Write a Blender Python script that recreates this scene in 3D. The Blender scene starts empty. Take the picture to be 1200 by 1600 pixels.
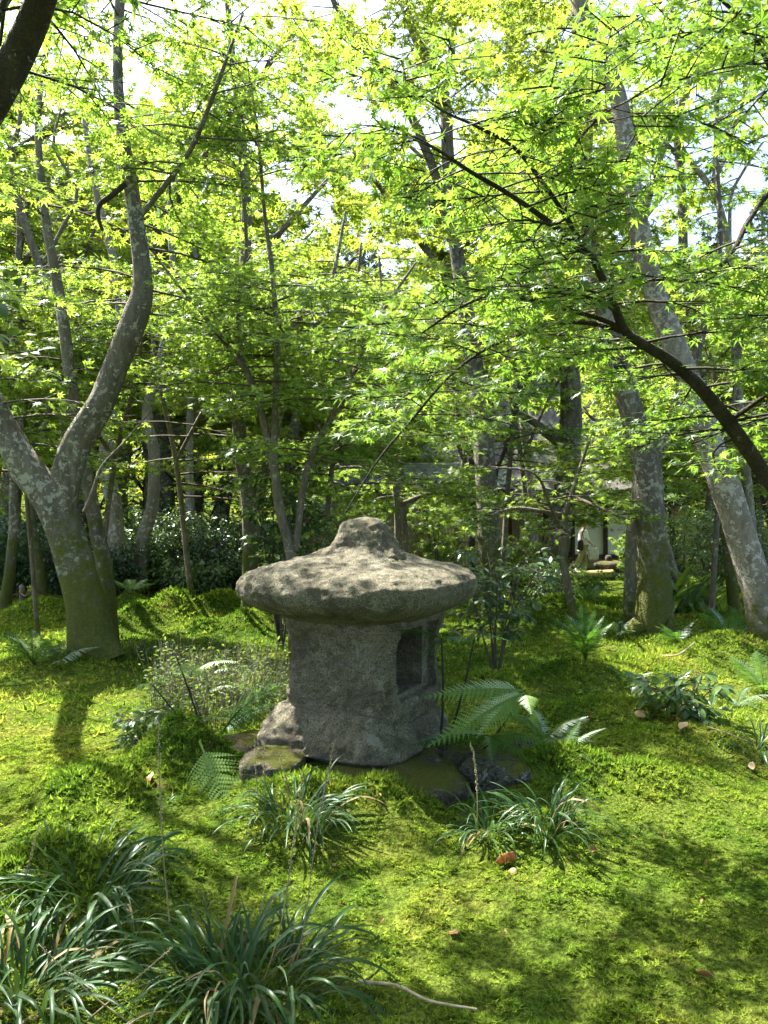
import bpy, math, random
import numpy as np
from mathutils import Vector

# ------------------------------------------------------------------ camera, sky, sun, exposure
scene = bpy.context.scene
F_PX = 1155.0          # focal length in photograph pixels (1200 x 1600)
EYE = 1.40             # camera height above the moss
cam_d = bpy.data.cameras.new('camera')
cam = bpy.data.objects.new('camera', cam_d)
scene.collection.objects.link(cam)
cam.location = (0, 0, EYE)
cam.rotation_euler = (math.radians(90), 0, 0)
cam_d.sensor_fit = 'VERTICAL'
cam_d.sensor_height = 36
cam_d.lens = 36 * F_PX / 1600
cam_d.clip_start = .05
cam_d.clip_end = 2000
scene.camera = cam

SUN_AZ = math.radians(-52)      # measured from +Y towards +X: behind the garden, to the left
SUN_EL = math.radians(57)
world = bpy.data.worlds.new('World')
scene.world = world
world.use_nodes = True
wt = world.node_tree
bg = wt.nodes['Background']
sky = wt.nodes.new('ShaderNodeTexSky')
sky.sky_type = 'NISHITA'
sky.sun_disc = False
sky.sun_elevation = SUN_EL
sky.sun_rotation = SUN_AZ
sky.air_density = 1.0
sky.dust_density = 3.0
sky.ozone_density = 1.0
wt.links.new(sky.outputs[0], bg.inputs[0])
bg.inputs[1].default_value = .09
sun_d = bpy.data.lights.new('sun', 'SUN')
sun_d.energy = 5.0
sun_d.angle = math.radians(.5)
sun_d.color = (1, .95, .86)
sun = bpy.data.objects.new('sun', sun_d)
scene.collection.objects.link(sun)
to_sun = Vector((math.sin(SUN_AZ) * math.cos(SUN_EL), math.cos(SUN_AZ) * math.cos(SUN_EL), math.sin(SUN_EL)))
sun.rotation_euler = to_sun.to_track_quat('Z', 'Y').to_euler()
vs = scene.view_settings
vs.view_transform = 'Standard'
vs.look = 'None'
vs.gamma = 1
vs.use_curve_mapping = False
vs.exposure = 2.6
scene.render.engine = 'CYCLES'
cy = scene.cycles
cy.use_denoising = True
cy.max_bounces = 9
cy.diffuse_bounces = 6
cy.transmission_bounces = 5
cy.glossy_bounces = 2
cy.sample_clamp_indirect = 6
cy.use_adaptive_sampling = True
cy.adaptive_threshold = .02

# ------------------------------------------------------------------ numeric helpers
rng = np.random.default_rng(11)
random.seed(5)
R = math.radians
def A(*a): return np.array(a, float)
def P(px, py, Y):
    """a point seen at photograph pixel (px, py), Y metres in front of the camera"""
    return np.array([(px - 600) / F_PX * Y, Y, EYE + (800 - py) / F_PX * Y])
def _h(i, j, k, s):
    n = (i.astype(np.int64) * 374761393 + j.astype(np.int64) * 668265263 + k.astype(np.int64) * 1440662683 + s * 974711) & 0xffffffff
    n = ((n ^ (n >> 13)) * 1274126177) & 0xffffffff
    n = ((n ^ (n >> 16)) * 2246822519) & 0xffffffff
    return (n ^ (n >> 15)) / 4294967295.0
def vnoise(p, s=0):
    i = np.floor(p).astype(np.int64); f = p - i; u = f * f * (3 - 2 * f)
    x, y, z = i[..., 0], i[..., 1], i[..., 2]; a, b, c = u[..., 0], u[..., 1], u[..., 2]
    r = 0
    for dx in (0, 1):
        for dy in (0, 1):
            for dz in (0, 1):
                w = (a if dx else 1 - a) * (b if dy else 1 - b) * (c if dz else 1 - c)
                r = r + w * _h(x + dx, y + dy, z + dz, s)
    return r * 2 - 1
def fbm(p, o=4, s=0, g=.5):
    p = np.asarray(p, float); r = 0; a = 1; t = 0
    for k in range(o):
        r = r + a * vnoise(p * 2 ** k + 17.3 * k, s + k); t += a; a *= g
    return r / t
def catmull(pts, rad, sub):
    pts = np.asarray(pts, float); rad = np.asarray(rad, float)
    Q = np.column_stack([pts, rad]); n = len(Q)
    if n < 3 or sub <= 1:
        return pts, rad
    E = np.vstack([2 * Q[0] - Q[1], Q, 2 * Q[-1] - Q[-2]]); out = []
    t = np.linspace(0, 1, sub, endpoint=False)[:, None]
    for k in range(n - 1):
        a, b, c, d = E[k:k + 4]
        out.append(.5 * (2 * b + (c - a) * t + (2 * a - 5 * b + 4 * c - d) * t ** 2 + (3 * b - a - 3 * c + d) * t ** 3))
    out.append(Q[-1:]); out = np.vstack(out)
    return out[:, :3], np.maximum(out[:, 3], 1e-4)
def tube(pts, rad, n=10, sub=4, lump=0., flare=0., seed=0, k=3.):
    """a bent, tapering tube -> vertices, quads (with a closing tip)"""
    p, r = catmull(pts, rad, sub); m = len(p)
    T = np.gradient(p, axis=0); T /= np.linalg.norm(T, axis=1)[:, None] + 1e-9
    u = np.cross(T[0], A(0, 1, .13)); u /= np.linalg.norm(u); U = []
    for t in T:
        u = u - t * u.dot(t); u /= np.linalg.norm(u) + 1e-9; U.append(u)
    U = np.array(U); W = np.cross(T, U)
    th = np.linspace(0, 2 * np.pi, n, endpoint=False)
    dirs = U[:, None] * np.cos(th)[None, :, None] + W[:, None] * np.sin(th)[None, :, None]
    rr = np.repeat(r[:, None], n, 1)
    if lump:
        q = p[:, None] * np.array([k, k, k * .55]) + dirs * r[:, None, None] * k * 1.6
        rr = rr * (1 + lump * fbm(q, 3, seed) * 2 + lump * .7 * np.sin(th * 3 + 2.2 * fbm(p[:, None] * .9, 2, seed + 9) * 3)[:, :])
    if flare:
        h = (p[:, 2] - p[0, 2])[:, None]
        rr = rr * (1 + flare * np.exp(-np.maximum(h, 0) / .16) * (.55 + .55 * np.cos(th * 5 + seed)[None]))
    V = (p[:, None] + dirs * rr[..., None]).reshape(-1, 3)
    i = np.arange(m - 1)[:, None] * n; j = np.arange(n)[None]; j2 = (j + 1) % n
    Fq = np.stack([i + j, i + j2, i + n + j2, i + n + j], -1).reshape(-1, 4)
    V = np.vstack([V, p[-1] + T[-1] * r[-1] * .6]); c = len(V) - 1; b = (m - 1) * n
    Ft = np.stack([b + np.arange(n), b + (np.arange(n) + 1) % n, np.full(n, c)], -1)
    return V, [Fq, Ft]
class Acc:
    """collects pieces of ONE part into one mesh"""
    def __init__(s): s.V = []; s.F = []; s.n = 0
    def add(s, V, F):
        for f in (F if isinstance(F, list) else [F]): s.F.append(np.asarray(f) + s.n)
        s.V.append(V); s.n += len(V)
    def build(s, name, mat, parent=None, base=(0, 0, 0), smooth=True):
        return mk(name, np.vstack(s.V), s.F, mat, parent, base, smooth)
TRIS = [0]
def mesh(name, V, F, mat, smooth=True):
    me = bpy.data.meshes.new(name)
    F = F if isinstance(F, list) else [F]
    V = np.asarray(V, np.float32)
    me.vertices.add(len(V)); me.vertices.foreach_set('co', V.ravel())
    idx = np.concatenate([f.ravel() for f in F]).astype(np.int32)
    tot = np.concatenate([np.full(len(f), f.shape[1]) for f in F]).astype(np.int32)
    st = np.concatenate([[0], np.cumsum(tot)[:-1]]).astype(np.int32)
    me.loops.add(len(idx)); me.loops.foreach_set('vertex_index', idx)
    me.polygons.add(len(tot)); me.polygons.foreach_set('loop_start', st); me.polygons.foreach_set('loop_total', tot)
    me.polygons.foreach_set('use_smooth', np.full(len(tot), smooth))
    me.update(calc_edges=True)
    me.materials.append(mat)
    TRIS[0] += int((tot - 2).sum())
    return me
def link(name, me, parent=None, loc=(0, 0, 0)):
    o = bpy.data.objects.new(name, me)
    scene.collection.objects.link(o)
    o.location = loc
    if parent is not None: o.parent = parent
    return o
def mk(name, V, F, mat, parent=None, base=(0, 0, 0), smooth=True):
    """V in world coordinates, base = the world position of the thing"""
    me = mesh(name, np.asarray(V) - np.asarray(base), F, mat, smooth)
    return link(name, me, parent, (0, 0, 0) if parent is not None else base)
def tag(o, label=None, cat=None, group=None, kind=None):
    if label: o['label'] = label
    if cat: o['category'] = cat
    if group: o['group'] = group
    if kind: o['kind'] = kind
    return o
def thing(name, loc, label, cat, group=None):
    o = link(name, None, None, loc)
    o.empty_display_size = .1
    return tag(o, label, cat, group)
def box(c, s, rz=0):
    c = np.asarray(c, float); s = np.asarray(s, float) / 2
    V = np.array([[x, y, z] for x in (-1, 1) for y in (-1, 1) for z in (-1, 1)]) * s
    ca, sa = math.cos(rz), math.sin(rz)
    V = V @ np.array([[ca, sa, 0], [-sa, ca, 0], [0, 0, 1]]) + c
    return V, np.array([[0, 1, 3, 2], [4, 6, 7, 5], [0, 4, 5, 1], [2, 3, 7, 6], [0, 2, 6, 4], [1, 5, 7, 3]])

# ------------------------------------------------------------------ materials
def new_mat(name):
    m = bpy.data.materials.new(name); m.use_nodes = True
    nt = m.node_tree
    for n in list(nt.nodes): nt.nodes.remove(n)
    out = nt.nodes.new('ShaderNodeOutputMaterial')
    return m, nt, out
def N(nt, t, **kw):
    n = nt.nodes.new('ShaderNode' + t)
    for k, v in kw.items():
        if k.startswith('i_'): n.inputs[k[2:].replace('_', ' ')].default_value = v
        else: setattr(n, k, v)
    return n
def c4(c): return (*c, 1)
def ramp(nt, fac, stops):
    r = N(nt, 'ValToRGB'); e = r.color_ramp.elements
    while len(e) < len(stops): e.new(.5)
    for k, (p, c) in enumerate(stops):
        e[k].position = p; e[k].color = c4(c) if len(c) == 3 else c
    nt.links.new(fac, r.inputs[0]); return r.outputs[0]
def mixc(nt, fac, a, b):
    m = N(nt, 'Mix', data_type='RGBA')
    for s, v in ((0, fac), (6, a), (7, b)):
        if hasattr(v, 'is_linked') or hasattr(v, 'links'): nt.links.new(v, m.inputs[s])
        elif isinstance(v, tuple): m.inputs[s].default_value = c4(v)
        else: m.inputs[s].default_value = v
    return m.outputs[2]
def noise(nt, co, scale, detail=4, rough=.55, dist=0.):
    n = N(nt, 'TexNoise'); n.inputs['Scale'].default_value = scale; n.inputs['Detail'].default_value = detail
    n.inputs['Roughness'].default_value = rough; n.inputs['Distortion'].default_value = dist
    nt.links.new(co, n.inputs['Vector']); return n.outputs['Fac']
def bump(nt, h, strength, dist):
    b = N(nt, 'Bump'); b.inputs['Strength'].default_value = strength; b.inputs['Distance'].default_value = dist
    nt.links.new(h, b.inputs['Height']); return b.outputs[0]
def math_(nt, op, a, b=None):
    m = N(nt, 'Math', operation=op)
    for k, v in enumerate((a, b)):
        if v is None: continue
        if isinstance(v, (int, float)): m.inputs[k].default_value = v
        else: nt.links.new(v, m.inputs[k])
    return m.outputs[0]

def leaf_mat(name, cols, trans, tmix=.5, gloss=.08, rough=.4, patch=None):
    """a thin leaf: reflects, lets light through, shines a little; each leaf has its own tone"""
    m, nt, out = new_mat(name)
    geo = N(nt, 'NewGeometry')
    rnd = geo.outputs['Random Per Island']
    n = len(cols)
    col = ramp(nt, rnd, [(k / max(n - 1, 1), c) for k, c in enumerate(cols)])
    tcol = ramp(nt, rnd, [(k / max(len(trans) - 1, 1), c) for k, c in enumerate(trans)])
    if patch:
        tc = N(nt, 'TexCoord')
        f = ramp(nt, noise(nt, tc.outputs['Object'], patch[0], 2), [(.42, (0, 0, 0)), (.62, (1, 1, 1))])
        col = mixc(nt, f, col, patch[1]); tcol = mixc(nt, f, tcol, patch[2])
    d = N(nt, 'BsdfDiffuse'); t = N(nt, 'BsdfTranslucent'); g = N(nt, 'BsdfGlossy')
    nt.links.new(col, d.inputs[0]); nt.links.new(tcol, t.inputs[0])
    g.inputs['Roughness'].default_value = rough; g.inputs[0].default_value = (.9, 1, .95, 1)
    x = N(nt, 'MixShader'); x.inputs[0].default_value = tmix
    nt.links.new(d.outputs[0], x.inputs[1]); nt.links.new(t.outputs[0], x.inputs[2])
    fr = N(nt, 'Fresnel'); fr.inputs[0].default_value = 1.35
    fm = math_(nt, 'MULTIPLY', fr.outputs[0], gloss * 10)
    y = N(nt, 'MixShader'); nt.links.new(fm, y.inputs[0])
    nt.links.new(x.outputs[0], y.inputs[1]); nt.links.new(g.outputs[0], y.inputs[2])
    nt.links.new(y.outputs[0], out.inputs[0])
    return m
def plain(name, col, rough=.7, var=None, scale=8, bmp=0, bscale=40, spec=.3):
    m, nt, out = new_mat(name)
    b = N(nt, 'BsdfPrincipled'); b.inputs['Roughness'].default_value = rough
    b.inputs['Specular IOR Level'].default_value = spec
    tc = N(nt, 'TexCoord').outputs['Object']
    if var:
        f = ramp(nt, noise(nt, tc, scale, 5), [(.35, (0, 0, 0)), (.65, (1, 1, 1))])
        nt.links.new(mixc(nt, f, col, var), b.inputs[0])
    else: b.inputs[0].default_value = c4(col)
    if bmp: nt.links.new(bump(nt, noise(nt, tc, bscale, 5), 1, bmp), b.inputs['Normal'])
    nt.links.new(b.outputs[0], out.inputs[0])
    return m
def bark_mat(name, dark, light, lichen, moss_h, lich=.56):
    m, nt, out = new_mat(name)
    b = N(nt, 'BsdfPrincipled'); b.inputs['Roughness'].default_value = .85; b.inputs['Specular IOR Level'].default_value = .2
    tc = N(nt, 'TexCoord').outputs['Object']
    mp = N(nt, 'Mapping'); mp.inputs['Scale'].default_value = (1, 1, .3); nt.links.new(tc, mp.inputs[0])
    fine = noise(nt, mp.outputs[0], 26, 6, .65)
    col = mixc(nt, ramp(nt, noise(nt, mp.outputs[0], 7, 6, .6), [(.33, (0, 0, 0)), (.68, (1, 1, 1))]), dark, light)
    col = mixc(nt, ramp(nt, fine, [(.4, (.5, .5, .5)), (.6, (0, 0, 0))]), col, tuple(x * .45 for x in dark))
    lf = math_(nt, 'ADD', math_(nt, 'MULTIPLY', noise(nt, tc, 19, 5, .65, .4), .75), math_(nt, 'MULTIPLY', noise(nt, tc, 2.2, 2), .35))
    col = mixc(nt, ramp(nt, lf, [(lich, (0, 0, 0)), (lich + .018, (.85, .85, .85))]), col, lichen)
    if moss_h:
        sep = N(nt, 'SeparateXYZ'); nt.links.new(tc, sep.inputs[0])
        hz = math_(nt, 'SUBTRACT', 1., math_(nt, 'DIVIDE', sep.outputs[2], moss_h))
        mf = math_(nt, 'ADD', math_(nt, 'MULTIPLY', hz, .8), math_(nt, 'MULTIPLY', math_(nt, 'SUBTRACT', noise(nt, tc, 6, 6, .7), .5), 2.4))
        mcol = mixc(nt, noise(nt, tc, 40, 3), (.03, .04, .006), (.13, .14, .02))
        col = mixc(nt, ramp(nt, mf, [(.12, (0, 0, 0)), (.5, (.95, .95, .95))]), col, mcol)
    nt.links.new(col, b.inputs[0])
    hgt = math_(nt, 'ADD', math_(nt, 'MULTIPLY', fine, .6), noise(nt, tc, 70, 4))
    nt.links.new(bump(nt, hgt, 1., .028), b.inputs['Normal'])
    nt.links.new(b.outputs[0], out.inputs[0])
    return m
def stone_mat(name, a, b_, mossy=.0, speck=130):
    m, nt, out = new_mat(name)
    b = N(nt, 'BsdfPrincipled'); b.inputs['Roughness'].default_value = .92; b.inputs['Specular IOR Level'].default_value = .15
    tc = N(nt, 'TexCoord').outputs['Object']
    col = mixc(nt, ramp(nt, noise(nt, tc, 3.2, 6, .6), [(.35, (0, 0, 0)), (.65, (1, 1, 1))]), a, b_)
    col = mixc(nt, ramp(nt, noise(nt, tc, speck, 3, .7), [(.40, (1, 1, 1)), (.52, (0, 0, 0))]), col, tuple(x * .42 for x in a))
    col = mixc(nt, ramp(nt, noise(nt, tc, speck * .8, 3, .7, .2), [(.60, (0, 0, 0)), (.68, (1, 1, 1))]), col, tuple(min(1, x * 1.6) for x in b_))
    col = mixc(nt, ramp(nt, noise(nt, tc, 16, 5, .7), [(.50, (0, 0, 0)), (.70, (.8, .8, .8))]), col, (.062, .068, .028))
    col = mixc(nt, ramp(nt, noise(nt, tc, 4.5, 5, .7, .8), [(.50, (0, 0, 0)), (.66, (.7, .7, .7))]), col, tuple(x * .38 for x in a))
    col = mixc(nt, ramp(nt, noise(nt, tc, 7, 6, .75, .4), [(.575, (0, 0, 0)), (.62, (.75, .75, .75))]), col, (.30, .30, .24))
    if mossy:
        ge = N(nt, 'NewGeometry'); sep = N(nt, 'SeparateXYZ'); nt.links.new(ge.outputs['Normal'], sep.inputs[0])
        f = math_(nt, 'ADD', math_(nt, 'MULTIPLY', sep.outputs[2], .5), math_(nt, 'MULTIPLY', noise(nt, tc, 6, 5, .6), 1.0))
        mcol = mixc(nt, noise(nt, tc, 60, 3), (.03, .04, .006), (.13, .135, .02))
        col = mixc(nt, ramp(nt, f, [(1.05 - mossy * .5, (0, 0, 0)), (1.2 - mossy * .5, (1, 1, 1))]), col, mcol)
    nt.links.new(col, b.inputs[0])
    h = math_(nt, 'ADD', math_(nt, 'MULTIPLY', noise(nt, tc, 30, 6, .7), 1.2), math_(nt, 'MULTIPLY', noise(nt, tc, 150, 3, .7), .5))
    nt.links.new(bump(nt, h, 1., .035), b.inputs['Normal'])
    nt.links.new(b.outputs[0], out.inputs[0])
    return m
def moss_mat(name, tuft):
    m, nt, out = new_mat(name)
    tc = N(nt, 'TexCoord').outputs['Object']
    big = noise(nt, tc, .55, 4, .6); mid = noise(nt, tc, 3.1, 4, .6)
    mixn = math_(nt, 'ADD', math_(nt, 'MULTIPLY', big, .55), math_(nt, 'MULTIPLY', mid, .5))
    col = ramp(nt, mixn, [(.36, (.046, .10, .016)), (.46, (.09, .15, .021)), (.56, (.15, .205, .03)), (.68, (.225, .24, .045))])
    br = ramp(nt, noise(nt, tc, 1.7, 5, .7, .5), [(.61, (0, 0, 0)), (.72, (.8, .8, .8))])
    col = mixc(nt, br, col, (.13, .085, .03))
    if tuft:
        ge = N(nt, 'NewGeometry')
        v = ramp(nt, ge.outputs['Random Per Island'], [(0, (.4, .5, .4)), (.5, (.95, 1, .9)), (1, (1.6, 1.45, 1.2))])
        mm = N(nt, 'Mix', data_type='RGBA', blend_type='MULTIPLY'); mm.inputs[0].default_value = 1
        nt.links.new(col, mm.inputs[6]); nt.links.new(v, mm.inputs[7]); col = mm.outputs[2]
        d = N(nt, 'BsdfDiffuse'); t = N(nt, 'BsdfTranslucent'); x = N(nt, 'MixShader'); x.inputs[0].default_value = .42
        nt.links.new(col, d.inputs[0])
        m2 = N(nt, 'Mix', data_type='RGBA', blend_type='MULTIPLY'); m2.inputs[0].default_value = 1
        m2.inputs[7].default_value = (1.8, 1.85, 1.4, 1); nt.links.new(col, m2.inputs[6])
        nt.links.new(m2.outputs[2], t.inputs[0])
        nt.links.new(d.outputs[0], x.inputs[1]); nt.links.new(t.outputs[0], x.inputs[2])
        nt.links.new(x.outputs[0], out.inputs[0])
    else:
        fine = noise(nt, tc, 60, 4, .7)
        col = mixc(nt, ramp(nt, fine, [(.40, (.85, .85, .85)), (.62, (.15, .15, .15))]), col, (.022, .028, .006))
        b = N(nt, 'BsdfDiffuse'); nt.links.new(col, b.inputs[0])
        h = math_(nt, 'ADD', fine, math_(nt, 'MULTIPLY', noise(nt, tc, 16, 4, .6), 1.6))
        nt.links.new(bump(nt, h, 1., .03), b.inputs['Normal'])
        nt.links.new(b.outputs[0], out.inputs[0])
    return m

M = {}
M['moss'] = moss_mat('moss_ground', False)
M['tuft'] = moss_mat('moss_tufts', True)
M['maple'] = leaf_mat('maple_leaf_green', [(.06, .105, .018), (.085, .14, .022), (.12, .165, .026)], [(.23, .39, .04), (.33, .50, .055), (.46, .58, .075)], .63, .035)
M['maple_y'] = leaf_mat('maple_leaf_yellow_green', [(.09, .13, .018), (.14, .175, .024), (.19, .20, .03)], [(.24, .37, .035), (.33, .45, .045), (.45, .51, .06)], .58, .025,
                        patch=(.35, (.13, .17, .022), (.38, .48, .055)))
M['maple_n'] = leaf_mat('near_maple_leaf', [(.05, .10, .016), (.075, .135, .020), (.10, .155, .024)], [(.15, .30, .025), (.22, .38, .035), (.36, .50, .055)], .54, .05)
M['maple_o'] = leaf_mat('maple_leaf_turning', [(.2, .16, .03), (.26, .13, .035), (.3, .1, .035)], [(.7, .5, .09), (.75, .36, .09), (.7, .25, .08)], .58, .04)
M['far'] = leaf_mat('far_leaf', [(.05, .085, .012), (.085, .12, .014), (.12, .13, .016)], [(.2, .3, .02), (.32, .40, .03), (.42, .45, .04)], .5, .04,
                    patch=(.12, (.14, .15, .02), (.55, .52, .05)))
M['cedar'] = leaf_mat('cedar_needle', [(.035, .055, .03), (.05, .075, .045), (.08, .10, .07)], [(.06, .09, .04), (.1, .13, .06)], .25, .06)
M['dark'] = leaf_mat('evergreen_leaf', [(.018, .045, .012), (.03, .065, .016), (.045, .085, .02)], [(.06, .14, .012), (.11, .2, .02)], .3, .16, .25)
M['shrub'] = leaf_mat('shrub_leaf', [(.04, .085, .018), (.06, .11, .022), (.09, .14, .03)], [(.16, .27, .025), (.25, .36, .04)], .42, .10, .3)
M['camellia'] = leaf_mat('camellia_leaf', [(.016, .04, .010), (.026, .058, .014), (.04, .075, .018)], [(.08, .17, .012), (.14, .25, .02)], .32, .12, .28)
M['fern'] = leaf_mat('fern_frond', [(.05, .11, .018), (.07, .14, .022)], [(.14, .28, .03), (.2, .36, .04)], .42, .014, .5)
M['fern_p'] = leaf_mat('pale_fern_frond', [(.13, .22, .06), (.16, .25, .075)], [(.22, .36, .06), (.3, .45, .08)], .4, .014, .5)
M['fern_d'] = leaf_mat('dark_fern_frond', [(.025, .07, .012), (.04, .09, .016)], [(.08, .2, .012), (.13, .27, .02)], .45, .014, .5)
M['lily'] = leaf_mat('lily_turf_leaf', [(.014, .040, .010), (.022, .054, .014), (.032, .068, .019)], [(.06, .14, .02), (.1, .2, .03)], .3, .06, .36)
M['broad'] = leaf_mat('broad_bright_leaf', [(.08, .15, .015), (.13, .2, .02)], [(.3, .45, .03), (.42, .55, .05)], .5, .1, .3)
M['weed'] = leaf_mat('weed_leaf', [(.035, .07, .012), (.055, .09, .016), (.08, .10, .025)], [(.15, .25, .025), (.24, .33, .04)], .5, .03, .5)
M['bark'] = bark_mat('maple_bark', (.10, .087, .066), (.20, .178, .138), (.34, .335, .28), 1.45, .605)
M['bark_thin'] = bark_mat('maple_bark_slim', (.12, .10, .07), (.21, .18, .13), (.32, .31, .26), .35, .63)
M['bark_pale'] = bark_mat('pale_maple_bark', (.19, .165, .13), (.30, .27, .22), (.42, .40, .35), .5, .605)
M['bark_dark'] = bark_mat('dark_maple_bark', (.035, .028, .021), (.075, .062, .048), (.2, .2, .17), 0, .65)
M['twig'] = plain('twig_bark', (.05, .038, .026), .8, (.085, .07, .045), 12)
M['twig_d'] = plain('dark_twig_bark', (.018, .014, .010), .8, (.035, .028, .02), 12)
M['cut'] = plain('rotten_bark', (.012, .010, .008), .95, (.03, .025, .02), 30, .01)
M['lantern'] = stone_mat('lantern_granite', (.185, .166, .118), (.285, .26, .19))
M['slab'] = stone_mat('mossy_slab', (.10, .085, .062), (.18, .15, .115), .38, 90)
M['rock'] = stone_mat('dark_wet_rock', (.05, .048, .042), (.11, .105, .095), .3, 60)
M['stalk'] = plain('flower_stalk', (.16, .12, .07), .7, (.22, .2, .09), 20)
M['seed'] = plain('dry_floret', (.42, .36, .27), .8, (.3, .28, .12), 30)
M['stipe'] = plain('black_fern_stipe', (.012, .010, .008), .5)
M['deadleaf'] = leaf_mat('fallen_leaf_brown', [(.22, .09, .03), (.26, .12, .045)], [(.5, .25, .06), (.6, .35, .1)], .35, .06, .5)
M['deadpale'] = leaf_mat('fallen_leaf_pale', [(.24, .16, .08), (.32, .24, .13)], [(.5, .35, .15), (.5, .4, .2)], .35, .06, .5)
M['straw'] = plain('pale_dry_twig', (.36, .31, .22), .8, (.22, .17, .1), 30)
M['wood'] = plain('weathered_board', (.22, .175, .12), .8, (.14, .11, .075), 9, .004, 30)
M['wood_dark'] = plain('dark_timber', (.03, .022, .016), .7, (.05, .04, .03), 10)
M['post'] = plain('grey_post', (.20, .16, .11), .85, (.12, .095, .065), 12, .004, 40)
M['rope'] = plain('palm_rope', (.14, .09, .05), .9)
M['plaster'] = plain('white_plaster', (.78, .77, .72), .9, (.7, .69, .64), 3)
M['ochre'] = plain('ochre_earth_wall', (.27, .20, .10), .95, (.21, .155, .08), 4, .004, 60)
M['tile'] = plain('grey_roof_tile', (.17, .175, .185), .45, (.28, .285, .29), 5, spec=.6)
M['thatch'] = plain('grey_thatch', (.15, .14, .12), .95, (.09, .085, .07), 9, .03, 60)
M['ridge'] = plain('ridge_board', (.28, .12, .06), .8, (.2, .09, .05), 6)
M['bamboo'] = plain('aged_bamboo', (.36, .31, .13), .45, (.27, .24, .11), 5)
M['bamboo_node'] = plain('bamboo_joint', (.2, .16, .08), .6)
M['skin'] = plain('skin', (.55, .34, .24), .6)
M['hair'] = plain('black_hair', (.012, .010, .010), .6)
M['shirt'] = plain('pale_shirt', (.62, .64, .58), .9, (.56, .58, .52), 10)
M['trouser'] = plain('olive_trousers', (.33, .29, .13), .9, (.28, .25, .11), 8)
M['bag'] = plain('dark_bag', (.02, .02, .022), .6)
M['tote'] = plain('speckled_tote', (.75, .73, .68), .9, (.1, .1, .1), 60)
M['shoe'] = plain('dark_shoe', (.05, .04, .035), .7)
M['blue'] = plain('blue_cloth', (.02, .09, .36), .8, (.03, .12, .42), 12)
M['orange'] = plain('orange_board', (.4, .13, .04), .8)
M['flower'] = plain('white_petal', (.8, .8, .78), .7)
M['soil'] = plain('leaf_litter_soil', (.06, .045, .028), .95, (.04, .03, .02), 3, .02, 30)

# ------------------------------------------------------------------ the ground
def gauss(x, y, cx, cy_, rx, ry, h): return h * np.exp(-((x - cx) / rx) ** 2 - ((y - cy_) / ry) ** 2)
MOUNDS = []
def mound(px, py, Y, rx, ry, h):
    MOUNDS.append(((px - 600) / F_PX * Y, Y, rx * (1. if Y > 8 else .8), ry * (.95 if Y > 8 else .8), h * (1.12 if Y > 8 else 1.25)))
for a in ((272, 0, 9.5, .36, .34, .36), (212, 0, 9.0, .30, .28, .26), (345, 0, 9.9, .36, .34, .30), (385, 0, 8.8, .32, .26, .22), (425, 0, 10.1, .4, .34, .34), (205, 0, 10.2, .34, .3, .24), (310, 0, 8.7, .28, .22, .12), (250, 0, 11, .9, .6, .10),
          (868, 0, 9.6, .32, .3, .28), (880, 0, 8.8, .42, .32, .22), (820, 0, 8.9, .4, .35, .2), (935, 0, 9.3, .4, .5, .16), (960, 0, 10.8, .5, .7, .12),
          (60, 0, 9.5, .5, .5, .26), (100, 0, 10.8, .8, .6, .12),
          (900, 0, 5.9, .55, .34, .17), (760, 0, 5.7, .4, .3, .12), (1010, 0, 6.3, .7, .4, .12), (1120, 0, 6.8, .7, .45, .18),
          (950, 0, 4.9, .7, .35, .13), (1080, 0, 4.3, .5, .28, .10), (860, 0, 3.75, .38, .24, .12), (1000, 0, 3.7, .4, .3, .09),
          (600, 0, 3.35, .26, .22, .13), (285, 0, 3.95, .27, .26, .22), (150, 0, 3.6, .45, .35, .12), (170, 0, 2.75, .35, .3, .14), (30, 0, 2.6, .3, .3, .12),
          (470, 0, 3.45, .35, .28, .10), (520, 0, 4.3, .9, .8, .08), (390, 0, 2.3, .3, .2, .05), (820, 0, 3.2, .3, .2, .06), (1150, 0, 7.1, .5, .5, .12), (1010, 0, 8.1, .6, .6, .10), (150, 0, 6.7, .55, .5, .10)):
    mound(*a)
def smooth(e0, e1, x):
    t = np.clip((x - e0) / (e1 - e0), 0, 1); return t * t * (3 - 2 * t)
def ground(x, y, fine=True):
    x = np.asarray(x, float); y = np.asarray(y, float)
    z = -.36 * smooth(9, 20, y) + 0 * x
    p = np.stack([x, y, 0 * x], -1)
    z = z + .05 * fbm(p * .45, 3, 3) * smooth(1, 4, y)
    for cx, cy_, rx, ry, h in MOUNDS:
        z = z + gauss(x, y, cx, cy_, rx, ry, h)
    hill = smooth(27, 75, y + .12 * np.abs(x)) * 21 + smooth(16, 40, np.abs(x)) * 3 * smooth(3, 20, y)
    z = z + hill * (1 + .12 * fbm(p * .06, 3, 8))
    if fine:
        w = smooth(24, 14, y)
        z = z + w * (.034 * fbm(p * 2.6, 4, 21) + .020 * fbm(p * 9, 3, 22))
    return z
def gz(x, y): return float(ground(np.array([x]), np.array([y]))[0])
def gpix(px, Y):
    x = (px - 600) / F_PX * Y
    return A(x, Y, gz(x, Y))
def axis(lo, hi, step, far_lo, far_hi, g):
    mid = list(np.arange(lo, hi, step)); s = step; a = [hi]
    while a[-1] < far_hi: s *= g; a.append(a[-1] + s)
    s = step; b = [lo]
    while b[-1] > far_lo: s *= g; b.append(b[-1] - s)
    return np.array(sorted(set(b[1:] + mid + a)))
xs = axis(-5.5, 5.5, .055, -160, 160, 1.14); ys = axis(1.2, 11, .055, -40, 260, 1.10)
gx, gy = np.meshgrid(xs, ys)
V = np.stack([gx, gy, ground(gx, gy)], -1).reshape(-1, 3)
nx, ny = len(xs), len(ys)
i = (np.arange(ny - 1)[:, None] * nx + np.arange(nx - 1)[None]).ravel()
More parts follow.
